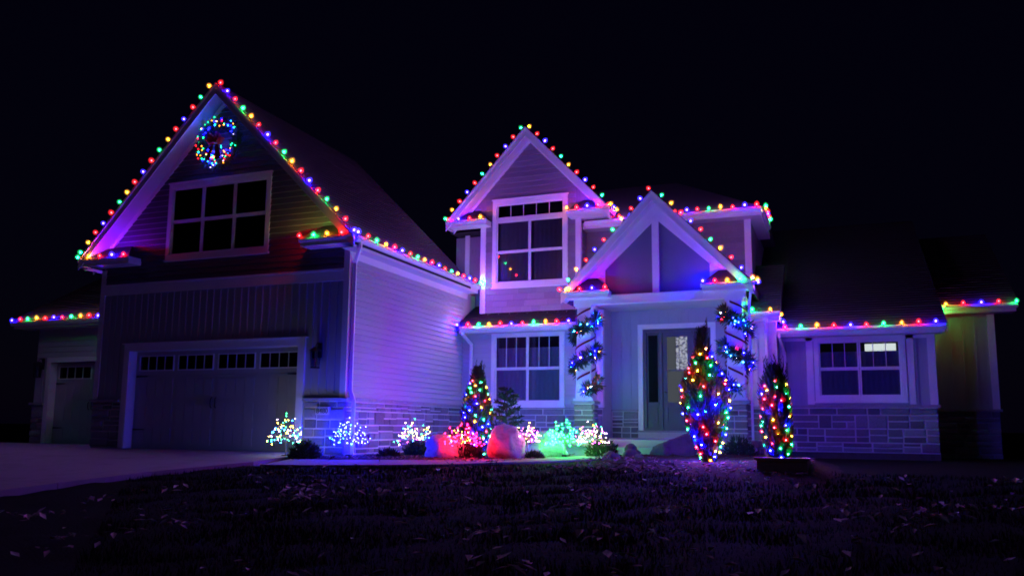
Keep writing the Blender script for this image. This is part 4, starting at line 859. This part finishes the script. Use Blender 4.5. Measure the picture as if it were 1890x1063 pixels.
# ------------------------------------------------------------------ grass and fallen leaves
rr = random.Random(17); b = MB()
def on_lawn(x, y):
    if x < -10.8+(.0 if y < 11 else .3): return False
    if y > 14 or y < 3: return False
    for i in range(7):
        pass
    xs_ = [p[0] for p in front]; 
    if x < -5.2:
        for (xa, ya), (xb, yb) in zip(front[:-1], front[1:]):
            if xa <= x <= xb and y > ya+(yb-ya)*(x-xa)/(xb-xa)-.03: return False
        if x < -9.95 and y > 12.4: return False
    elif y > 14.4: return False
    return True
k = 0
while k < 52000:
    y = rr.uniform(4.2, 14.2); x = rr.uniform(-.95*y-1, .42*y+1)
    if not on_lawn(x, y): 
        continue
    k += 1; z = gz(x, y); a = rr.uniform(0, 6.283); h = rr.uniform(.025, .065); w_ = .004+.0005*y; l = rr.uniform(-.03, .03)
    b.add([(x-w_*math.cos(a), y-w_*math.sin(a), z-.02), (x+w_*math.cos(a), y+w_*math.sin(a), z-.02), (x+l, y+rr.uniform(-.03, .03), z+h)], [(0, 1, 2)])
gr = put('grass_blades', b, 'grass', None, 'stuff'); gr['label'] = 'short dark winter grass covering the front lawn'; gr['category'] = 'grass'
b = MB(); k = 0
cl = [(rr.uniform(-9, 3.5), rr.uniform(5, 13.5)) for _ in range(60)]
while k < 900:
    if rr.random() < .6: c = rr.choice(cl); x, y = c[0]+rr.gauss(0, .22), c[1]+rr.gauss(0, .22)
    else: y = rr.uniform(4.5, 14); x = rr.uniform(-.8*y, .4*y)
    if not on_lawn(x, y): continue
    k += 1; z = gz(x, y)+.045; a = rr.uniform(0, 6.283); L = rr.uniform(.03, .08); W = L*rr.uniform(.35, .6); ca, sa = math.cos(a), math.sin(a); q = rr.uniform(.2, .9); ti = rr.uniform(-.5, .5)
    T = lambda u, v, ww: (x+u*ca-v*sa, y+u*sa+v*ca, z+ww+u*ti)
    b.add([T(-L, 0, 0), T(0, -W, W*q), T(L, 0, .01), T(0, W, W*q), T(0, 0, 0)], [(0, 1, 4), (1, 2, 4), (2, 3, 4), (3, 0, 4)])
lf = put('fallen_leaves', b, 'leaf', None, 'stuff'); lf['label'] = 'curled dry leaves scattered over the dark lawn'; lf['category'] = 'leaves'
# mulch chips in the right-hand bed
b = MB(); rr = random.Random(23)
for i in range(2600):
    if i % 2: x, y = rr.uniform(-4.4, -.4), rr.uniform(12.6, 18)
    else: x, y = rr.uniform(-10.2, -5.8), rr.uniform(14, 19.5)
    z = gz(x, y)+(.105 if i % 2 else .045); a = rr.uniform(0, 3.14); L, W = rr.uniform(.02, .05), rr.uniform(.006, .014); ca, sa = math.cos(a), math.sin(a); tz = rr.uniform(-.02, .02)
    b.add([(x-L*ca+W*sa, y-L*sa-W*ca, z-tz), (x+L*ca+W*sa, y+L*sa-W*ca, z+tz), (x+L*ca-W*sa, y+L*sa+W*ca, z+tz+.01), (x-L*ca-W*sa, y-L*sa+W*ca, z-tz+.01)], [(0, 1, 2, 3)])
mc = put('bark_chips', b, 'chips', None, 'stuff'); mc['label'] = 'loose brown bark chips covering the planting beds'; mc['category'] = 'mulch'
